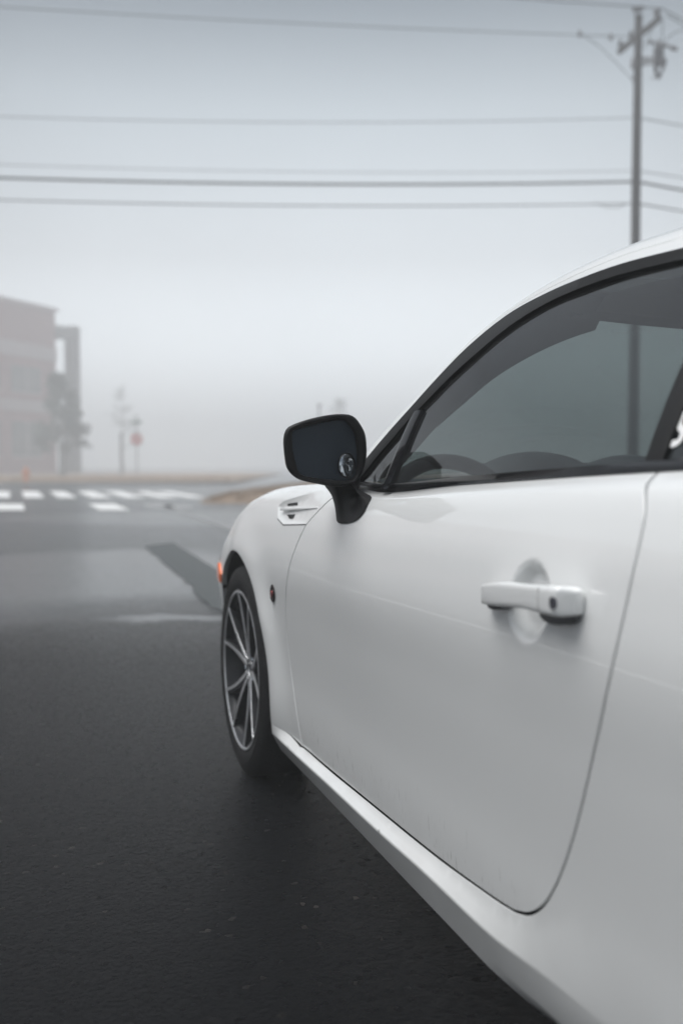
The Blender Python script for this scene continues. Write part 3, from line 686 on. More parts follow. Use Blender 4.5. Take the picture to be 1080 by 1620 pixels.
for sgn in (-1,1):
    mir=empty('wing_mirror'); mir.parent=car
    hd=[tuple(p) for p in catmull(HEAD,4,closed=True)]; gl_=[tuple(p) for p in catmull(GL_,4,closed=True)]
    hd=resample(hd+[hd[0]],65)[:-1]; c=np.array([.105,.960])
    def rg_(P,k,dep,cc=c): return [mpos(sgn,*(cc+(np.array(p)-cc)*k),dep) for p in P]
    g0=resample(gl_+[gl_[0]],65)[:-1]
    # align ring starts by angle
    def angsort(P): 
        return [P[i] for i in sorted(range(len(P)),key=lambda i:math.atan2(P[i][1]-c[1],P[i][0]-c[0]))]
    hd=angsort(hd); g0=angsort(g0)
    MB().loft([rg_(g0,1.0,.012),rg_(g0,1.015,.002),rg_(g0,1.06,-.001),rg_(hd,.955,-.002),rg_(hd,.99,.001),rg_(hd,1.0,.005),rg_(hd,.998,.013)],closed=True,cap=False).build('mirror_frame',BLACK,mir,sharp=60)
    MB().loft([rg_(hd,.99,.011),rg_(hd,.998,.0125),rg_(hd,.990,.016),rg_(hd,.935,.040),rg_(hd,.87,.062),rg_(hd,.78,.088),rg_(hd,.62,.112),rg_(hd,.4,.124),rg_(hd,.05,.128)]).build('mirror_shell',PAINT,mir,sharp=80)
    gm=MB().loft([rg_(g0,1.0,.0085),rg_(g0,.5,.0080),rg_(g0,.02,.0078)],cap=True).build('mirror_face',MIRRORM,mir,sharp=80)
    # stick-on blind spot mirror
    sc=(.1492,.9287)
    def disc(r_,dep,n=32,k=.86): return [mpos(sgn,sc[0]+r_*k*math.cos(a),sc[1]+r_*math.sin(a),dep+.004*math.cos(a)) for a in [2*math.pi*j/n for j in range(n)]]
    MB().loft([disc(.0265,.008),disc(.0265,.003),disc(.0250,.0015),disc(.0235,.0035)],cap=False).build('spot_mirror_ring',GLOSSBLK,mir)
    MB().loft([disc(.0236,.0036),disc(.018,.0014),disc(.010,.0002),disc(.002,-.0002)]).build('spot_mirror',SPOTM,mir,sharp=80)
    m=MB(); rnd=random.Random(3)
    for da,dz,r_ in ((-.007,.010,.0012),(.004,.008,.0011),(-.008,.006,.0013),(.012,-.002,.0010),(-.006,-.007,.0011),(.002,.000,.0007),(-.001,.012,.0006),(.008,-.010,.0007),(.006,.013,.0006)):
        m.loft([[mpos(sgn,sc[0]+da+rr*math.cos(a),sc[1]+dz+rr*math.sin(a),.0005-hh) for a in [2*math.pi*j/10 for j in range(10)]] for rr,hh in ((r_,.0),(r_*.8,r_*.5),(r_*.3,r_*.8))])
    m.build('water_drops',CHROME,mir)
    # arm and foot on the door
    secs=[((.150,.905),.028,.018,.035),((.160,.889),.032,.024,.036),((.1745,.872),.030,.030,.036),((.183,.855),.030,.033,.036)]
    top=[mpos(sgn,.115,.899,.012),mpos(sgn,.150,.893,.008),mpos(sgn,.186,.905,.010),mpos(sgn,.195,.93,.05),mpos(sgn,.17,.92,.085),mpos(sgn,.12,.90,.07)]
    def fx(y,z,o_=0): return (sgn*(X0(y,z)+o_),y,z)
    mid=[mpos(sgn,.128,.874,.020),mpos(sgn,.155,.868,.012),mpos(sgn,.182,.876,.016),(sgn*.808,-.905,.890),(sgn*.83,-.84,.888),(sgn*.87,-.83,.882)]
    mid[3]=(sgn*.842,-.925,.892); mid[4]=(sgn*.838,-.86,.893)
    foot=[fx(-.905,.812,.002),fx(-.985,.813,.002),fx(-1.020,.835,.002),fx(-1.035,.868,.001),fx(-.90,.874,.002),fx(-.80,.862,.002)]
    foot=[fx(-.875,.809,.003),fx(-.955,.809,.003),fx(-1.005,.824,.003),fx(-1.018,.846,.003),fx(-.985,.866,.003),fx(-.82,.866,.003)]
    def inter(a,b,t): return [tuple(np.array(p)*(1-t)+np.array(q)*t) for p,q in zip(a,b)]
    rings=[top,inter(top,mid,.5),mid,inter(mid,foot,.6),foot]
    rings=[[tuple(p) for p in catmull(r_,4,closed=True)] for r_ in rings]
    rings=[list(map(tuple,x)) for x in zip(*[catmull([r_[i] for r_ in rings],4) for i in range(len(rings[0]))])]
    MB().loft(rings).build('mirror_arm',BLACK,mir,sharp=70)

# ------------------------------------------------------------------ sticker on the rear quarter window, wipers
if True:
    m=MB()
    def sx(y,z,o_=.0005): return (-(fglass(y,z)+o_),y,z)
    st=[(-1.9075,.988),(-1.9035,.984),(-1.9025,.977),(-1.9065,.971),(-1.9125,.967),(-1.9150,.960),(-1.913,.953),(-1.9075,.950)]
    for base in (0,1,2):
        pts=[(y-.0*base-(.034*base),z+.001*base) for y,z in ([( -1.925,.992),(-1.916,.994),(-1.910,.989),(-1.909,.981),(-1.914,.975),(-1.921,.971),(-1.924,.965),(-1.922,.958),(-1.915,.955),(-1.908,.956)])]
        pts=[tuple(p) for p in catmull(pts,4)]
        L=[];Rg=[]
        for i in range(len(pts)):
            t=np.array(pts[min(i+1,len(pts)-1)])-np.array(pts[max(i-1,0)]); t/=np.linalg.norm(t); nn=np.array([-t[1],t[0]])*.0042
            L.append(sx(*(np.array(pts[i])+nn))); Rg.append(sx(*(np.array(pts[i])-nn)))
        m.grid([L,Rg])
    m.build('window_sticker',pbr('white_vinyl',(.8,.8,.8),.5),car)
for x0,x1 in ((-.55,.05),(.12,.62)):
    m=MB(); m.tube([(x0,-.64-.10*abs(x0),.925),(x1,-.60-.1*abs(x1),.93)],.006); m.tube([(x1,-.58,.915),((x0+x1)/2,-.615,.932)],.009); m.build('wiper',BLACK,car)

# ------------------------------------------------------------------ wheels
def wheel():
    w_=empty('wheel',(-.772,0,.3125)); w_.parent=car; w_.scale=(1,1.012,1.012)
    def lathe(prof,n=96):
        return [[(x,r_*math.cos(2*math.pi*j/n),r_*math.sin(2*math.pi*j/n)) for j in range(n)] for x,r_ in prof]
    prof=[(-.096,.233),(-.104,.240),(-.1075,.262),(-.106,.285),(-.098,.303),(-.085,.3105),(-.05,.3125),(0,.3125),(.05,.3125),(.085,.3105),(.100,.300),(.1075,.27),(.100,.238),(.09,.225)]
    t=MB().loft(lathe(prof),cap=False).build('tyre',RUBBER,w_,sharp=60)
    g=MB().loft(lathe([(-.1085,.268),(-.1095,.270),(-.1085,.272)]),cap=False)
    g.build('sidewall_ridge',RUBBER,w_)
    rim=MB().loft(lathe([(-.1035,.2275),(-.1055,.229),(-.1065,.233),(-.1055,.2355)]),cap=False).build('rim',SILVER,w_)
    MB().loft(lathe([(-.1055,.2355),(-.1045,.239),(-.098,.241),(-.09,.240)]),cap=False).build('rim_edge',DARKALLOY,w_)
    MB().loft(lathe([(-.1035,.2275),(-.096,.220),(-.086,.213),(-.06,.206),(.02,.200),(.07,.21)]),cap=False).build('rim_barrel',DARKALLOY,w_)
    MB().loft(lathe([(-.02,.15),(-.005,.15),(-.005,.06),(-.05,.055)]),cap=True).build('brake_disc',pbr('brake_steel',(.12,.12,.12),.45,metal=.7,noise=.3),w_)
    sp=MB(); fc=MB()
    def arm(a0,a1,half):
        secs=[]
        for r_,x,w0 in ((.030,-.078,.015),(.060,-.082,.0140),(.105,-.088,.0125),(.150,-.094,.0105),(.195,-.100,.0095),(.228,-.1045,.0100)):
            t=max(0,(r_-.05)/.176); t=t**.75; a=a0+(a1-a0)*t
            c_=np.array([r_*math.cos(a),r_*math.sin(a)]); tt=np.array([-math.sin(a),math.cos(a)])
            secs.append((c_,tt,x,w0))
        sp.loft([[(x+.001,*(c_-tt*w0)),(x+.001,*(c_+tt*w0)),(x+.030,*(c_+tt*w0*1.2)),(x+.030,*(c_-tt*w0*1.2))] for c_,tt,x,w0 in secs])
        fc.loft([[(x-.0002,*(c_+tt*half*w0*.95)),(x-.0012,*(c_+tt*half*w0*.93)),(x-.0012,*(c_+tt*half*w0*.10)),(x+.002,*(c_+tt*half*w0*.08)),(x+.002,*(c_+tt*half*w0*.95))] for c_,tt,x,w0 in secs])
    for k in range(5):
        b=R(100)+2*math.pi*k/5
        arm(b+R(3),b+R(15.5),1); arm(b-R(3),b-R(15.5),-1)
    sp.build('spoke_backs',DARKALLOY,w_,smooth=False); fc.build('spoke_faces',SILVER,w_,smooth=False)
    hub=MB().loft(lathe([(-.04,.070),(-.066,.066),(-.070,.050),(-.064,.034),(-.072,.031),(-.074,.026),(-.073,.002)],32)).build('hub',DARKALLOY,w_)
    MB().loft(lathe([(-.0735,.0265),(-.0755,.0255),(-.0755,.022),(-.0735,.0215)],32),cap=False).build('hub_ring',SILVER,w_)
    for k in range(5):
        a=R(64)+2*math.pi*k/5; m=MB(); m.loft([[(x,.050*math.cos(a)+r_*math.cos(b),.050*math.sin(a)+r_*math.sin(b)) for b in [2*math.pi*j/6 for j in range(6)]] for x,r_ in ((-.06,.009),(-.077,.009),(-.080,.006))])
        m.build('wheel_nut',CHROME,w_,smooth=False)
    return w_
fw=wheel()
fw.rotation_euler=(0,0,0)
for x,y in ((.772,0),(-.772,-2.57),(.772,-2.57)):
    c_=fw.copy(); COL.objects.link(c_); c_.parent=car
    for ch in list(fw.children):
        d_=ch.copy(); COL.objects.link(d_); d_.parent=c_
    c_.location=(x,y,.3125); c_.rotation_euler=(R(random.uniform(0,60)),0,math.pi if x>0 else 0)
# ------------------------------------------------------------------ ground
def asphalt():
    g=NT('wet_asphalt'); b=g.n('ShaderNodeBsdfPrincipled'); g.l(b.outputs[0],g.out.inputs[0])
    tc=g.n('ShaderNodeTexCoord'); P=tc.outputs['Object']
    agg=g.n('ShaderNodeTexVoronoi'); agg.inputs['Scale'].default_value=85; agg.inputs['Randomness'].default_value=1; g.l(P,agg.inputs['Vector'])
    agg2=g.n('ShaderNodeTexVoronoi'); agg2.inputs['Scale'].default_value=38; g.l(P,agg2.inputs['Vector'])
    n1=g.n('ShaderNodeTexNoise'); n1.inputs['Scale'].default_value=120; n1.inputs['Detail'].default_value=6; n1.inputs['Roughness'].default_value=.72; g.l(P,n1.inputs['Vector'])
    big=g.n('ShaderNodeTexNoise'); big.inputs['Scale'].default_value=.55; big.inputs['Detail'].default_value=5; big.inputs['Roughness'].default_value=.55
    mpb=g.n('ShaderNodeMapping'); mpb.inputs['Rotation'].default_value=(0,0,-YAW); mpb.inputs['Scale'].default_value=(.6,1.3,1); mpb.inputs['Rotation'].default_value=(0,0,YAW)
    g.l(P,mpb.inputs[0]); g.l(mpb.outputs[0],big.inputs['Vector'])
    # distance and sideways offset along the road, measured from the parking spot
    off=CAM[0]*math.sin(YAW)+CAM[1]*math.cos(YAW); offu=CAM[0]*math.cos(YAW)-CAM[1]*math.sin(YAW)
    wn_=g.n('ShaderNodeTexNoise'); wn_.inputs['Scale'].default_value=1.1; wn_.inputs['Detail'].default_value=6; wn_.inputs['Roughness'].default_value=.6; g.l(P,wn_.inputs['Vector'])
    def coord(vec,o_,k):
        vr=g.n('ShaderNodeVectorMath',operation='DOT_PRODUCT'); vr.inputs[1].default_value=vec; g.l(P,vr.inputs[0])
        m=g.n('ShaderNodeMath',operation='MULTIPLY_ADD'); g.l((wn_.outputs[0] if k>0 else big.outputs[0]),m.inputs[0]); m.inputs[1].default_value=abs(k); g.l(vr.outputs['Value'],m.inputs[2])
        s_=g.n('ShaderNodeMath',operation='SUBTRACT'); g.l(m.outputs[0],s_.inputs[0]); s_.inputs[1].default_value=o_+abs(k)*.5; return s_.outputs[0]
    Vd=coord((math.sin(YAW),math.cos(YAW),0),off,1.5); Ud=coord((math.cos(YAW),-math.sin(YAW),0),offu,-2.2)
    def ell(u0,v0,ru,rv,soft):
        def t(c,c0,r_):
            a=g.n('ShaderNodeMath',operation='SUBTRACT'); g.l(c,a.inputs[0]); a.inputs[1].default_value=c0
            b_=g.n('ShaderNodeMath',operation='DIVIDE'); g.l(a.outputs[0],b_.inputs[0]); b_.inputs[1].default_value=r_
            c_=g.n('ShaderNodeMath',operation='MULTIPLY'); g.l(b_.outputs[0],c_.inputs[0]); g.l(b_.outputs[0],c_.inputs[1]); return c_.outputs[0]
        a=g.n('ShaderNodeMath',operation='ADD'); g.l(t(Ud,u0,ru),a.inputs[0]); g.l(t(Vd,v0,rv),a.inputs[1])
        m=g.n('ShaderNodeMapRange',interpolation_type='SMOOTHSTEP'); m.inputs['From Min'].default_value=1+soft; m.inputs['From Max'].default_value=1-soft; g.l(a.outputs[0],m.inputs[0]); return m.outputs[0]
    def mx_(a,b_):
        m=g.n('ShaderNodeMath',operation='MAXIMUM'); g.l(a,m.inputs[0]); g.l(b_,m.inputs[1]); return m.outputs[0]
    def scl(a,k):
        m=g.n('ShaderNodeMath',operation='MULTIPLY'); g.l(a,m.inputs[0]); m.inputs[1].default_value=k; return m.outputs[0]
    wetv=mx_(mx_(ell(-2.3,8.6,2.1,2.6,.6),scl(ell(-2.0,17.5,4.5,2.6,.35),.85)),mx_(ell(-.95,5.95,.42,.16,.8),scl(ell(-.8,9.8,.5,1.6,.5),.7)))
    farw=g.n('ShaderNodeMapRange',interpolation_type='SMOOTHSTEP'); farw.inputs['From Min'].default_value=4.6; farw.inputs['From Max'].default_value=8.5; farw.inputs['To Max'].default_value=.55; g.l(Vd,farw.inputs[0])
    class W_: outputs=[None]
    wet=W_(); wet.outputs=[mx_(wetv,farw.outputs[0])]
    # roughness: every stone differs a little
    r1=g.n('ShaderNodeMapRange'); g.l(wet.outputs[0],r1.inputs[0]); r1.inputs['To Min'].default_value=.16; r1.inputs['To Max'].default_value=.13
    rs_=g.n('ShaderNodeSeparateColor'); g.l(agg.outputs['Color'],rs_.inputs[0])
    r2=g.n('ShaderNodeMath',operation='MULTIPLY_ADD'); g.l(rs_.outputs[1],r2.inputs[0]); r2.inputs[1].default_value=.12; g.l(r1.outputs[0],r2.inputs[2])
    g.l(r2.outputs[0],b.inputs['Roughness'])
    # bump
    inv=g.n('ShaderNodeMath',operation='MULTIPLY_ADD'); g.l(agg2.outputs['Distance'],inv.inputs[0]); inv.inputs[1].default_value=.35; g.l(agg.outputs['Distance'],inv.inputs[2])
    h=g.n('ShaderNodeMath',operation='MULTIPLY_ADD'); g.l(n1.outputs[0],h.inputs[0]); h.inputs[1].default_value=-1.9; g.l(inv.outputs[0],h.inputs[2])
    bs=g.n('ShaderNodeMapRange'); g.l(wet.outputs[0],bs.inputs[0]); bs.inputs['To Min'].default_value=1.0; bs.inputs['To Max'].default_value=.10
    bp=g.n('ShaderNodeBump'); bp.invert=True; bp.inputs['Distance'].default_value=.0055; g.l(bs.outputs[0],bp.inputs['Strength']); g.l(h.outputs[0],bp.inputs['Height']); g.l(bp.outputs[0],b.inputs['Normal'])
    # colour: dark binder, a few pale stones
    rnd=g.n('ShaderNodeMapRange'); rnd.inputs['From Min'].default_value=.92; rnd.inputs['From Max'].default_value=.99; g.l(agg.outputs['Color'],rnd.inputs[0])
    c0=g.n('ShaderNodeMixRGB'); c0.inputs[1].default_value=(.0035,.004,.005,1); c0.inputs[2].default_value=(.008,.009,.0105,1); g.l(n1.outputs[0],c0.inputs[0])
    c1=g.n('ShaderNodeMixRGB'); c1.inputs[2].default_value=(.060,.055,.050,1); g.l(rnd.outputs[0],c1.inputs[0]); g.l(c0.outputs[0],c1.inputs[1])
    g.l(c1.outputs[0],b.inputs['Base Color']); sl_=g.n('ShaderNodeMapRange'); g.l(wet.outputs[0],sl_.inputs[0]); sl_.inputs['To Min'].default_value=.045; sl_.inputs['To Max'].default_value=.75; g.l(sl_.outputs[0],b.inputs['Specular IOR Level'])
    return g.m
ASPH=asphalt()
def sheet(name,pts,z,mat,kind='structure',sub=0):
    P=[(p[0],p[1]) for p in pts]; m=MB(); m.v=[(x,y,z) for x,y in P]; m.f=[tuple(range(len(P)))]
    me=bpy.data.meshes.new(name); me.from_pydata(m.v,[],m.f); me.update()
    if me.polygons[0].normal.z<0: me.flip_normals()
    me.materials.append(mat); o=bpy.data.objects.new(name,me); COL.objects.link(o); tag(o,kind=kind); return o
gnd=MB(); gnd.add([(-420,-420,0),(420,-420,0),(420,420,0),(-420,420,0)],[(0,1,2,3)])
tag(gnd.build('road',ASPH,smooth=False),kind='structure')
def blob(cx,cy,rx,ry,rot,seed,n=40,amp=.25):
    rn=random.Random(seed); ph=[rn.uniform(0,6.28) for _ in range(6)]; out=[]
    for i in range(n):
        a=2*math.pi*i/n; k=1+amp*sum(math.sin((q+2)*a+ph[q])/(q+1.6) for q in range(6))
        x,y=rx*k*math.cos(a),ry*k*math.sin(a); out.append((cx+x*math.cos(rot)-y*math.sin(rot),cy+x*math.sin(rot)+y*math.cos(rot)))
    return out
WATER=pbr('standing_water',(.010,.011,.012),.14,bump=.05,bscale=9,rvar=.06)
PATCH=pbr('old_patch_asphalt',(.030,.036,.036),.45,noise=.3,nscale=25,bump=.6,bscale=140,spec=.3)
GWAY=pbr('worn_paint',(.74,.74,.73),.45,noise=.25,nscale=14,rvar=.1)
def gpoly(px): return [ground(*p) for p in px]
def quadmark(name,label,px): pass
# trench patch
rp=random.Random(4); sheet('asphalt_patch',[(x+rp.uniform(-.02,.02),y+rp.uniform(-.035,.035)) for x,y in dens([p[:2] for p in gpoly([(228,864),(275,859),(362,915),(362,975),(326,955),(300,925)])],.22)],.004,PATCH)
# painted markings: crossing bars, lane dashes, edge line
def bar(name,px0,px1,y0,y1,vx=15):
    # near edge at row y1 between columns px0,px1; far edge recedes toward the road's vanishing point
    f=(y0-735)/(y1-735); a=(px0-vx)*f+vx; b=(px1-vx)*f+vx
    return sheet(name,gpoly([(px0,y1),(px1,y1),(b,y0),(a,y0)]),.004,GWAY,None)
CROSS=[(-92,-60),(-40,-10),(-14,20),(40,72),(92,120),(144,176),(198,232),(252,286),(302,330)]
marks=[(-72,-42),(-16,16),(39,71),(93,123),(146,178),(200,232),(254,284),(300,330)]
for i,(a,b) in enumerate(marks):
    o=bar('crossing_bar',a,b,777.5,787.5); tag(o,kind='structure')
for i,(a,b) in enumerate([(-160,-112),(-8,40),(158,206)]):
    o=bar('lane_dash',a,b,797.5,807); tag(o,kind='structure')
p0,p1=(205,777),(420,856)
sheet('edge_line',gpoly([(212,778),(216,777.5),(298,812),(372,834.5),(520,880),(500,884),(366,839),(292,815)]),.004,pbr('thin_paint',(.20,.20,.20),.5,noise=.6,nscale=4))
sheet('edge_line',gpoly([(230,797),(300,800),(305,805),(232,803)]),.004,pbr('faded_paint',(.25,.25,.25),.5,noise=.4,nscale=5))

sheet('lane_line',[(-3.05,-9),(-2.92,-9),(-2.92,16),(-3.05,16)],.004,pbr('faint_paint',(.30,.30,.30),.5,noise=.5,nscale=6))
sheet('lane_line',[(-6.35,-9),(-6.22,-9),(-6.22,16),(-6.35,16)],.004,MATS['faint_paint'])
# far verge with kerb and pavement
def slab(name,pts,h,mat,kind='structure'):
    P=[(p[0],p[1]) for p in pts]; n=len(P); v=[(x,y,0) for x,y in P]+[(x,y,h) for x,y in P]
    m=MB(); m.add(v,[tuple(range(n,2*n))]+[(i,(i+1)%n,n+(i+1)%n,n+i) for i in range(n)]); return tag(m.build(name,mat,smooth=False),kind=kind)
DEAD=pbr('dead_grass',(.21,.145,.095),.95,noise=.5,nscale=.9,bump=.6,bscale=20)
CONC=pbr('kerb_concrete',(.32,.31,.30),.7,noise=.15,nscale=3)
def rowline(z1,x0,x1,off_=0): return [tuple(lv(x0,z1))[:2],tuple(lv(x1,z1))[:2]]
slab('kerb',[lv(-60,42.6),lv(-6.2,45.2),lv(-4.8,46.5),lv(-4.95,46.75),lv(-6.3,45.5),lv(-60,42.9)],.14,CONC)
slab('verge',[lv(-60,42.91),lv(-6.35,45.52),lv(-5.0,46.8),lv(-6.0,96),lv(-90,96)],.13,DEAD)
slab('verge',[lv(5,64),lv(60,70),lv(60,110),lv(2,110)],.13,DEAD)
# brown grass bank beside the junction
def mound(name,X0_,X1_,Za,Zb,h,seed,mat):
    rn=random.Random(seed); nx,nz=46,18; rows=[]
    for i in range(nx+1):
        r=[]
        for j in range(nz+1):
            u=i/nx; v=j/nz; X=X0_+(X1_-X0_)*u; Z=Za+(Zb-Za)*v+.8*math.sin(u*3)
            hh=h*min(1,(math.sin(math.pi*min(1,u*2.2)*.5))**.8)*math.sin(math.pi*v)**.7*(1 if u<.85 else (1-u)/.15)
            hh+=.05*math.sin(X*3.1+seed)*math.sin(Z*2.3)*min(1,hh*5)
            p=lv(X,Z,max(-.02,hh)+rn.uniform(-.012,.012)*(hh>.02)-.01); r.append(tuple(p))
        rows.append(r)
    return tag(MB().grid(rows).build(name,mat),kind='structure')
mound('grass_bank',-3.55,9.5,23.6,31,.50,3,DEAD)
def tufts(name,place,n,h,mat,seed):
    rn=random.Random(seed); m=MB()
    for _ in range(n):
        p=place(rn)
        for k in range(5):
            a=rn.uniform(0,6.28); l=h*rn.uniform(.5,1.2); w_=.006+.004*rn.random(); dx,dy=math.cos(a)*l*.5,math.sin(a)*l*.5
            b=(p[0]+rn.uniform(-.04,.04),p[1]+rn.uniform(-.04,.04),p[2]-.02)
            m.add([(b[0]-w_,b[1],b[2]),(b[0]+w_,b[1],b[2]),(b[0]+dx,b[1]+dy,b[2]+l)],[(0,1,2)])
    return tag(m.build(name,mat,smooth=False),kind='stuff')
def onbank(rn):
    u=rn.random()**.8; v=rn.uniform(.03,.9); X=-3.5+13*u*.9; Z=23.6+7.4*v+.8*math.sin(u*3)
    h=.5*min(1,(math.sin(math.pi*min(1,u*.9*2.2)*.5))**.8)*math.sin(math.pi*v)**.7
    return lv(X,Z,h)
tufts('dry_grass',onbank,2600,.17,pbr('straw',(.33,.23,.14),.9,noise=.4,nscale=3),5)
tufts('dry_grass',lambda rn: lv(rn.uniform(-34,-5.2),rn.uniform(45.9,59),.13),1800,.16,MATS['straw'],6)

# ------------------------------------------------------------------ office building on the left
BR=pbr('mauve_brick',(.24,.095,.105),.85,noise=.18,nscale=2.5)
BAND=pbr('pale_concrete_band',(.40,.34,.36),.8,noise=.1,nscale=1)
WIN=pbr('dull_window',(.045,.047,.055),.2,rvar=.05)
FRAME=pbr('dark_steel',(.075,.08,.09),.5,noise=.1)
KB=95/55; corner=lv(-449/FP*95,95); ang=math.atan2(640,1575)-0
fd=(Vector(lv(640,1575))-Vector(lv(0,0))).normalized()      # the facade recedes this way
side=Vector((-fd.y,fd.x,0)) if (Vector((-fd.y,fd.x,0)).dot(Vector(lv(-1,0))-Vector(lv(0,0))))>0 else Vector((fd.y,-fd.x,0))
bld=empty('office_building',tuple(corner),'hazy mauve brick building with pale bands at the left edge','building')
def bl(a,b,z): p=(fd*(-a)+side*b)*KB; return (p.x,p.y,z*KB-.7)      # a back along the facade, b into the block
def bbox(m,a0,a1,b0,b1,z0,z1):
    v=[bl(a,b,z) for a in (a0,a1) for b in (b0,b1) for z in (z0,z1)]
    m.add(v,[(0,1,3,2),(4,6,7,5),(0,4,5,1),(2,3,7,6),(0,2,6,4),(1,5,7,3)])
m=MB(); bbox(m,0,40,.0,18,0,9.3); m.build('wall',BR,bld,smooth=False)
m=MB(); bbox(m,-.15,40.2,-.15,18.15,9.3,9.48); m.build('parapet',BAND,bld,smooth=False)
for z0,z1 in ((6.6,7.35),(3.75,4.35),(.0,.5)):
    m=MB(); bbox(m,-.05,40.0,-.06,-.003,z0,z1); m.build('band',BAND,bld,smooth=False)
for z0,z1 in ((4.75,6.1),(1.4,3.2)):
    for k in range(12):
        a0=1.3+k*3.2
        m=MB(); bbox(m,a0,a0+2.3,-.05,-.003,z0,z1); wv=m.build('window',WIN,bld,smooth=False)
        m=MB(); bbox(m,a0-.06,a0+2.36,-.08,-.052,z0-.08,z0); bbox(m,a0+1.12,a0+1.18,-.08,-.052,z0,z1); m.build('frame',BAND,wv,smooth=False)
st=MB()
bbox(st,-2.2,-1.55,0,.6,0,8.75); bbox(st,-1.55,-.16,.05,.5,8.05,8.62); bbox(st,-1.55,-.003,.1,.45,5.3,5.75); bbox(st,-1.55,-.003,.1,.45,2.5,2.9)
bbox(st,-2.2,-1.7,5,5.6,0,8.75); bbox(st,-2.15,-1.6,.6,5,8.1,8.6)
st.build('stair_frame',FRAME,bld,smooth=False)

# ------------------------------------------------------------------ trees
LEAF=pbr('needles',(.050,.065,.055),.8,noise=.4,nscale=1.2)
BARK=pbr('bark',(.07,.06,.055),.9,noise=.3,nscale=8)
def tree(name,base,h,w_,label,seed,trunks=1,leaf=None,crown0=.25,dens_=900,bare=False,lean=0,ls=.16):
    rn=random.Random(seed); t=empty(name,tuple(base),label,'tree'); m=MB(); tips=[]
    for k in range(trunks):
        dx=(k-(trunks-1)/2)*.32
        pts=[(dx+lean*i/6*h*.05+rn.uniform(-.05,.05),rn.uniform(-.05,.05),h*.95*i/6) for i in range(7)]
        m.tube(pts,.1,7,rs=[max(.012,.10*h/6*(1-i/6.3)) for i in range(7)])
        for b in range(26):
            f=crown0+(1-crown0)*rn.random()**.9; z=h*.95*f; a=rn.uniform(0,6.28); L=w_*.5*(1.15-f)*rn.uniform(.55,1.25)/(1.15-crown0)
            i=min(5,int(f*6)); c=np.array(pts[i])*(1-(f*6-i))+np.array(pts[min(6,i+1)])*(f*6-i)
            e=(c[0]+math.cos(a)*L,c[1]+math.sin(a)*L,z+L*rn.uniform(-.1,.45)); md=((c[0]+e[0])/2,(c[1]+e[1])/2,(c[2]+e[2])/2+.05*L)
            m.tube([tuple(c),md,e],.02,5,rs=[.030*h/6,.018*h/6,.006]); tips.append((c,md,e))
    m.build('trunk',BARK,t)
    lm=MB()
    for _ in range(dens_ if not bare else dens_//3):
        c,md,e=rn.choice(tips); s=rn.random()**.6; p=[md[i]+(e[i]-md[i])*s+rn.gauss(0,.09*w_/2) for i in range(3)]
        q=Vector((rn.gauss(0,1),rn.gauss(0,1),rn.gauss(0,.6))).normalized(); r_=q.orthogonal().normalized(); sz=ls*rn.uniform(.5,1.3); P=Vector(p)
        lm.add([P-q*sz,P+r_*sz*.35,P+q*sz,P-r_*sz*.35],[(0,1,2,3)])
    lm.build('crown',leaf or LEAF,t,smooth=False); return t
tree('small_evergreen',lv(-440/FP*72,72,.0),7.6,4.4,'grey green small tree with two trunks in front of the mauve building',11,trunks=2,crown0=.24,dens_=2600,ls=.24)
tree('bare_tree',lv(-4/FP*100,100,0),7.6,5.0,'faint bare tree far off in the fog above the door mirror',21,bare=True,dens_=600,ls=.2)
tree('bare_tree',lv(-345/FP*120,120,0),10.4,6.0,'faint bare tree far off in the fog behind the red sign',22,bare=True,dens_=900,ls=.2)

# ------------------------------------------------------------------ street things
def hexp(m,c,r_,h,n=16): m.loft([[(c[0]+r_*math.cos(2*math.pi*j/n),c[1]+r_*math.sin(2*math.pi*j/n),z) for j in range(n)] for z in (c[2],c[2]+h)])
# hydrant
hp=lv(-498/FP*46.5,46.5,.13); hy=empty('fire_hydrant',tuple(hp),'small orange hydrant on the brown verge below the building','hydrant')
HO=pbr('hydrant_orange',(.62,.22,.07),.5,noise=.1)
m=MB(); m.loft([[(r_*math.cos(a),r_*math.sin(a),z) for a in [2*math.pi*j/16 for j in range(16)]] for r_,z in ((.16,0),(.16,.05),(.11,.07),(.11,.45),(.14,.47),(.14,.52),(.11,.58),(.06,.64),(.03,.70))]); m.build('barrel',HO,hy)
m=MB(); m.tube([(-.2,0,.38),(.2,0,.38)],.055,12); m.tube([(0,0,.34),(0,-.2,.34)],.07,12); m.build('outlet',HO,hy)
# stop sign
sgn_px=217; Zs=74; sp_=lv((sgn_px-540)/FP*Zs,Zs,.0)
RED=pbr('sign_red',(.55,.05,.04),.4); WHT=pbr('sign_white',(.75,.75,.75),.4); GRN=pbr('sign_green',(.03,.12,.07),.4); STEEL=pbr('galvanised_steel',(.22,.22,.23),.5,metal=.3)
ss=empty('stop_sign',tuple(sp_),'red octagonal stop sign on a thin post, faint in the fog','sign',rz=-YAW)
m=MB(); m.tube([(0,0.03,0),(0,.03,4.3)],.05,8); m.build('post',STEEL,ss)
zc=at(217,695,Zs).z
def oct_(r_,y,k=0): return [(r_*math.cos(R(22.5+45*i)),y,zc+r_*math.sin(R(22.5+45*i))) for i in range(8)]
MB().loft([oct_(.50,.0),oct_(.50,-.008)]).build('sign_rim',WHT,ss,smooth=False)
MB().loft([oct_(.46,-.0085),oct_(.46,-.012)]).build('sign_face',RED,ss,smooth=False)
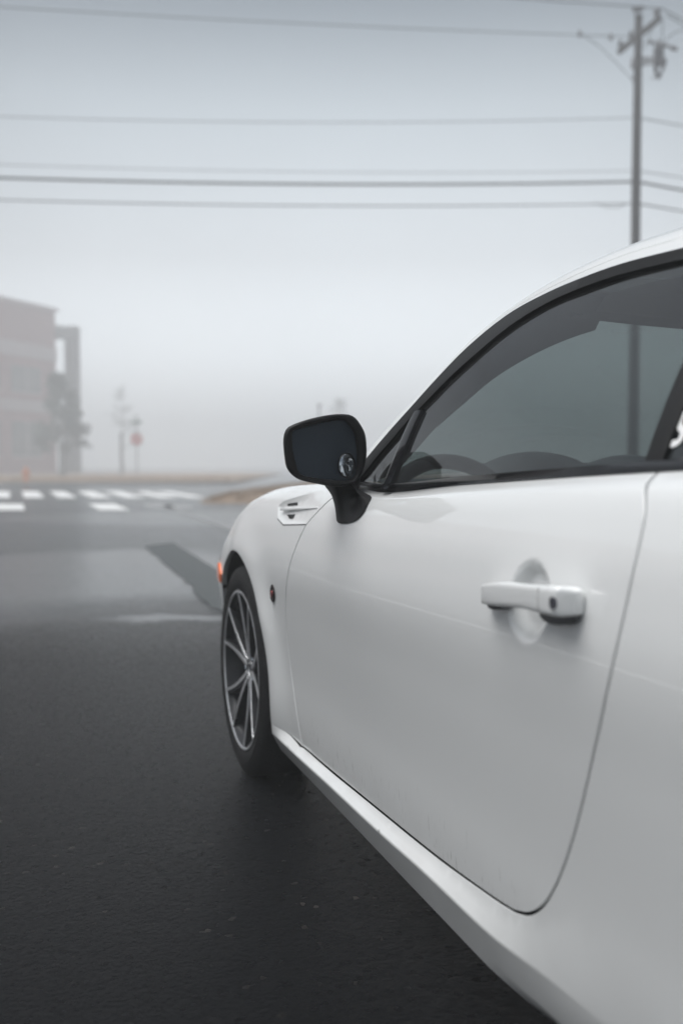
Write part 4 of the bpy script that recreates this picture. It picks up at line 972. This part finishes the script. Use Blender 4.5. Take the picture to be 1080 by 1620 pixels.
def text(body,size,loc,rot,mat,parent,name,ext=.002):
    cu=bpy.data.curves.new(name,'FONT'); cu.body=body; cu.size=size; cu.extrude=ext; cu.align_x='CENTER'; cu.align_y='CENTER'
    o=bpy.data.objects.new(name,cu); COL.objects.link(o); o.parent=parent; cu.materials.append(mat)
    bpy.context.view_layer.update(); me=bpy.data.meshes.new_from_object(o.evaluated_get(bpy.context.evaluated_depsgraph_get())); bpy.data.objects.remove(o)
    o=bpy.data.objects.new(name,me); COL.objects.link(o); o.parent=parent; o.location=loc; o.rotation_euler=rot; return o
text('STOP',.30,(0,-.015,zc),(R(90),0,0),WHT,ss,'lettering')
m=MB(); m.box((0,.0,at(217,668,Zs).z),(.40,.012,.11)); m.box((0.0,.03,at(217,661,Zs).z+.12),(.012,.38,.10)); m.build('street_name_blade',GRN,ss,smooth=False)
# thin post
pp=lv((192-540)/FP*70,70,0); tp=empty('marker_post',tuple(pp),'thin grey post standing left of the stop sign','post')
m=MB(); m.tube([(0,0,0),(0,0,3.1)],.06,8); m.build('post',STEEL,tp); m=MB().box((0,0,3.0),(.06,.03,.16)); m.build('cap',STEEL,tp,smooth=False)
pp=lv((505-540)/FP*62,62,0); tp=empty('lamp_post',tuple(pp),'faint short grey pole far off above the door mirror','post')
m=MB(); m.tube([(0,0,0),(0,0,4.6)],.06,8); m.build('post',STEEL,tp); m=MB().box((0,-.05,4.6),(.10,.22,.06)); m.build('lamp_head',STEEL,tp,smooth=False)

# ------------------------------------------------------------------ utility poles and wires
WOOD=pbr('weathered_pole_wood',(.035,.031,.031),.85,noise=.25,nscale=6,bump=.4,bscale=40)
WIRE=pbr('cable',(.025,.028,.03),.6); INS=pbr('grey_insulator',(.09,.09,.10),.35)
KP=25/31; ZA=25.0; base=at(1003,385,ZA); topA=at(1011,25,ZA)
PA=lv((1005-540)/FP*ZA*1.0,ZA); PA=Vector((topA.x*.5+base.x*.5,topA.y*.5+base.y*.5,0)); HT=topA.z
PB=lv(-38.0*KP,24.5*KP)
def pole(loc,label,h):
    t=empty('utility_pole',tuple(loc),label,'utility pole','wooden poles carrying the overhead wires')
    m=MB(); m.tube([(0,0,0),(.01,0,h*.3),(0,.01,h*.65),(0,0,h)],.15,16,rs=[.145,.13,.112,.095]); m.build('pole_shaft',WOOD,t); return t
tA=pole(PA,'tall wooden utility pole behind the car with slanting crossarm and switchgear',HT)
tB=pole(PB,'second wooden utility pole further along the wires, left of the junction',HT+.2)
e0=at(988.6,77,31.97*KP); e1=at(1054,24.6,29.6*KP); zc_=(e0.z+e1.z)/2
ax=Vector((e1.x-e0.x,e1.y-e0.y,0)).normalized()
def crossarm(t,z,L=.985):
    m=MB(); rot=Matrix((ax,Vector((-ax.y,ax.x,0)),Vector((0,0,1)))).transposed()
    o_=Vector((-ax.y,ax.x,0))*.0
    m.box((0+o_.x,0+o_.y,z),(L,.045,.058),rot); m.build('crossarm',WOOD,t,smooth=False)
    for s in (-.90,-.36,.90):
        p=ax*s; m=MB(); m.loft([[(p.x+r_*math.cos(a),p.y+r_*math.sin(a),z+zz) for a in [2*math.pi*j/12 for j in range(12)]] for r_,zz in ((.015,.06),(.02,.10),(.065,.11),(.07,.15),(.045,.17),(.06,.20),(.05,.25),(.02,.28))]); m.build('insulator',INS,t)
crossarm(tA,zc_); crossarm(tB,zc_)
# switchgear on the right of pole A, standing in true size on a bracket
def rel(px,py,dZ): p=at(px,py,ZA+dZ*KP); return Vector((p.x-PA.x,p.y-PA.y,p.z))
for q in (0,):
    a=rel(1016,92,0); b=rel(1036,92,-.3)
    m=MB(); m.tube([a,b],.035,8); m.tube([rel(1016,102,0),rel(1036,100,-.3)],.03,8)
    for f in (.15,.4,.65,.9): m.tube([a.lerp(b,f),rel(1016,102,0).lerp(rel(1036,100,-.3),f-.12)],.022,6)
    m.build('bracket',STEEL,tA)
    m=MB(); c=rel(1041,86,-.3); m.loft([[(c.x+r_*math.cos(a_),c.y+r_*math.sin(a_),c.z+z) for a_ in [2*math.pi*j/14 for j in range(14)]] for r_,z in ((.05,-.30),(.12,-.27),(.13,.0),(.12,.16),(.06,.24),(.05,.33))]); m.build('switch_body',INS,tA)
    m=MB(); m.tube([rel(1036,100,-.3),rel(1036,112,-.3),rel(1040,120,-.3)],.05,8); m.tube([rel(1050,92,-.3),rel(1052,98,-.3),rel(1047,112,-.3),rel(1042,121,-.3)],.035,8); m.tube([rel(1040,119,-.3),rel(1043,124,-.3)],.06,8); m.tube([rel(1030,124,-.3),rel(1041,120,-.3)],.02,6); m.build('fuse_holder',INS,tA)
    m=MB(); m.tube([rel(1026,65,-.2),rel(1035,69,-.3),rel(1054,72,-.5),rel(1071,78.5,-.7)],.03,8)
    for px,py in ((1029,66.5),(1051,71.5),(1062,75.5),(1067,77)): m.loft([[tuple(rel(px-1.2,py-.4,-.4)+Vector((0,0,r_*math.sin(a_)))+Vector((ax.y,-ax.x,0))*r_*math.cos(a_)) for a_ in [2*math.pi*j/10 for j in range(10)]],[tuple(rel(px+1.6,py+.5,-.45)+Vector((0,0,r_*math.sin(a_)))+Vector((ax.y,-ax.x,0))*r_*math.cos(a_)) for a_ in [2*math.pi*j/10 for j in range(10)]]]) if False else m.tube([rel(px-2,py-.7,-.4),rel(px+2,py+.7,-.4)],.062,10)
    m.build('spacer_bar',INS,tA)
    m=MB(); m.tube([rel(1001,108,0),rel(1001,97,0),rel(1003,92,0)],.07,8); m.tube([rel(1001,128,0),rel(1002,120,0)],.05,8); m.build('side_bracket',STEEL,tA)
    m=MB(); m.tube([rel(1005,23,0),rel(1005,14,0)],.02,6); m.tube([rel(1005,17,0),rel(1005,12,0)],.09,10); m.tube([rel(1014,14,0),rel(1011,22,0)],.02,6); m.tube([rel(1014,15.5,0),rel(1014,10.5,0)],.055,10); m.build('pole_top_pin',INS,tA)
    m=MB(); m.tube([rel(1047,28,-.8),rel(1047,50,-.6),rel(1047,68,-.4)],.012,5); m.tube([rel(1037,20,-.6),rel(1033,40,-.4),rel(1024,62,-.2),rel(1019,75,-.1)],.012,5)
    m.tube([rel(1052,64,-.5),rel(1062,54,-.8),rel(1080,46,-1.4)],.012,5); m.build('jumper_lead',WIRE,tA)
    m=MB(); m.tube([rel(1036,23,-.6),rel(1038,17,-.6)],.07,8); m.build('arm_cap',INS,tA)
def wire(label,A,B,sag,r_,n=40,grp='overhead wires strung between the poles',name='overhead_wire'):
    A=Vector(A);B=Vector(B); pts=[A.lerp(B,i/n)-Vector((0,0,4*sag*(i/n)*(1-i/n))) for i in range(n+1)]
    # denser where near
    o=MB().tube(pts,r_,6).build(name,WIRE); return tag(o,label,'wire',grp)
def span(label,pxA,pyA,ZA_,py0,sag,r_,ratio=.915):
    """wire from the pole attachment toward pole B passing the height seen at the frame's left edge"""
    A=at(pxA,pyA,ZA_); ex=np.array(A)-np.array(CAM); XA=float(ex@Rr)
    ZA_*=KP; A=at(pxA,pyA,ZA_); ex=np.array(A)-np.array(CAM); XA=float(ex@Rr)
    XB,ZB=-38.0*KP,24.5*KP+(ZA_-ZA)
    # point on the span seen at px 0
    s=0.4
    for _ in range(30):
        X=XA+(XB-XA)*s; Z=ZA_+(ZB-ZA_)*s; s+= ( (X/Z+540/FP) )*.3*Z/47
    Z=ZA_+(ZB-ZA_)*s; P=at(0,py0,Z)
    zline=P.z+4*sag*s*(1-s); zB=A.z+(zline-A.z)/s; Bp=lv(XB,ZB,zB)
    wire(label,A,Bp,sag,r_,60)
span('thin wire climbing to the left from the lower end of the slanting crossarm',993,58,31.97,10,.35,.011)
span('thin high wire leaving the pole just above the thick cable pair, third from the top',1003,186,31,184,.80,.009)
span('faint thin wire just above the thick dark cable',1003,270,31,260,.66,.008)
span('thick dark cable, heaviest of the overhead lines',1003,287.5,31,281,.66,.030)
span('lowest overhead wire under the thick dark cable',1003,322,31,316,.60,.015)
A=at(1046,13.6,29.6*KP); wire('topmost wire crossing the upper right corner over the crossarm',A,lv(-36*KP,23.2*KP,A.z+.9),.2,.014)
# spans turning away to the right
XC,ZC=41.0*KP,50.6*KP
def rspan(label,px,py,Z_,py2,r_,sag=.8):
    A=at(px,py,Z_*KP) 
    s0=.0
    best=None
    for i in range(1,400):
        s=i/1000*.5; X=9.15*KP+(XC-9.15*KP)*s; Z=ZA+(ZC-ZA)*s
        if X/Z>=540/FP: break
    P=at(1080,py2,Z); zl=P.z+4*sag*s*(1-s); zB=A.z+(zl-A.z)/s
    wire(label,A,lv(XC,ZC,zB),sag,r_,40)
rspan('thin wire running off to the right from the pole, second from the bend',1008,186,31,200,.014)
rspan('faint thin wire to the right of the pole just above the thick cable',1008,270,31,282,.012)
rspan('thick dark cable continuing to the right of the pole',1008,287.5,31,302,.030)
rspan('lowest wire continuing to the right of the pole',1008,322,31,335,.020)
tC=pole(lv(XC,ZC),'third wooden utility pole, far off to the right where the wires turn',HT-.5)
A=at(1054,24,29.6*KP); wire('insulated lead leaving the right end of the crossarm',A,lv(XC,ZC-1,A.z-1.0),.8,.014)
A=at(1046,13.6,29.6*KP); wire('topmost wire continuing right past the crossarm end',A,lv(XC,ZC-1.2,A.z-.2),.8,.014)
o=MB().tube([at(917,53,31.6*KP),at(945,72,31.5*KP),at(975,100,31.3*KP),at(1001,128,31.05*KP)],.010,5).build('drop_wire',WIRE); tag(o,'slack thin tie wire sloping down to the pole from the crossarm line','wire')
o=MB().tube([at(940,321,ZA),at(957,327,ZA),at(975,328,ZA),at(990,323,ZA)],.012,5).build('cable_loop',WIRE); tag(o,'slack loop of cable hanging under the lowest wire by the pole','wire')
for k,(px,py,nm,lb) in enumerate(((916.5,52.5,'wire_clamp','small clamp on the crossarm wire, further from the pole'),(965.5,57.5,'wire_clamp','small dark clamp on the crossarm wire, nearer the pole'))):
    p=at(px,py,31.7*KP); m=MB(); m.loft([[(r_*math.cos(a)+p.x,r_*math.sin(a)+p.y,p.z+z) for a in [2*math.pi*j/10 for j in range(10)]] for r_,z in ((.02,-.10),(.06,-.06),(.05,.0),(.03,.07),(.01,.09))]); tag(m.build(nm,INS),lb,'clamp')

# ------------------------------------------------------------------ haze
hz=MB(); zt=18.6; hz.add([(x,y,z) for x in (-430,430) for y in (-430,430) for z in (-1.0,zt)],[(0,1,3,2),(4,6,7,5),(0,4,5,1),(2,3,7,6),(0,2,6,4),(1,5,7,3)])
g=NT('fog'); pv=g.n('ShaderNodeVolumePrincipled'); g.l(pv.outputs[0],g.out.inputs['Volume'])
pv.inputs['Color'].default_value=(.965,.985,1.0,1); pv.inputs['Density'].default_value=.0098; pv.inputs['Anisotropy'].default_value=.1
tag(hz.build('haze',g.m,smooth=False),kind='stuff')
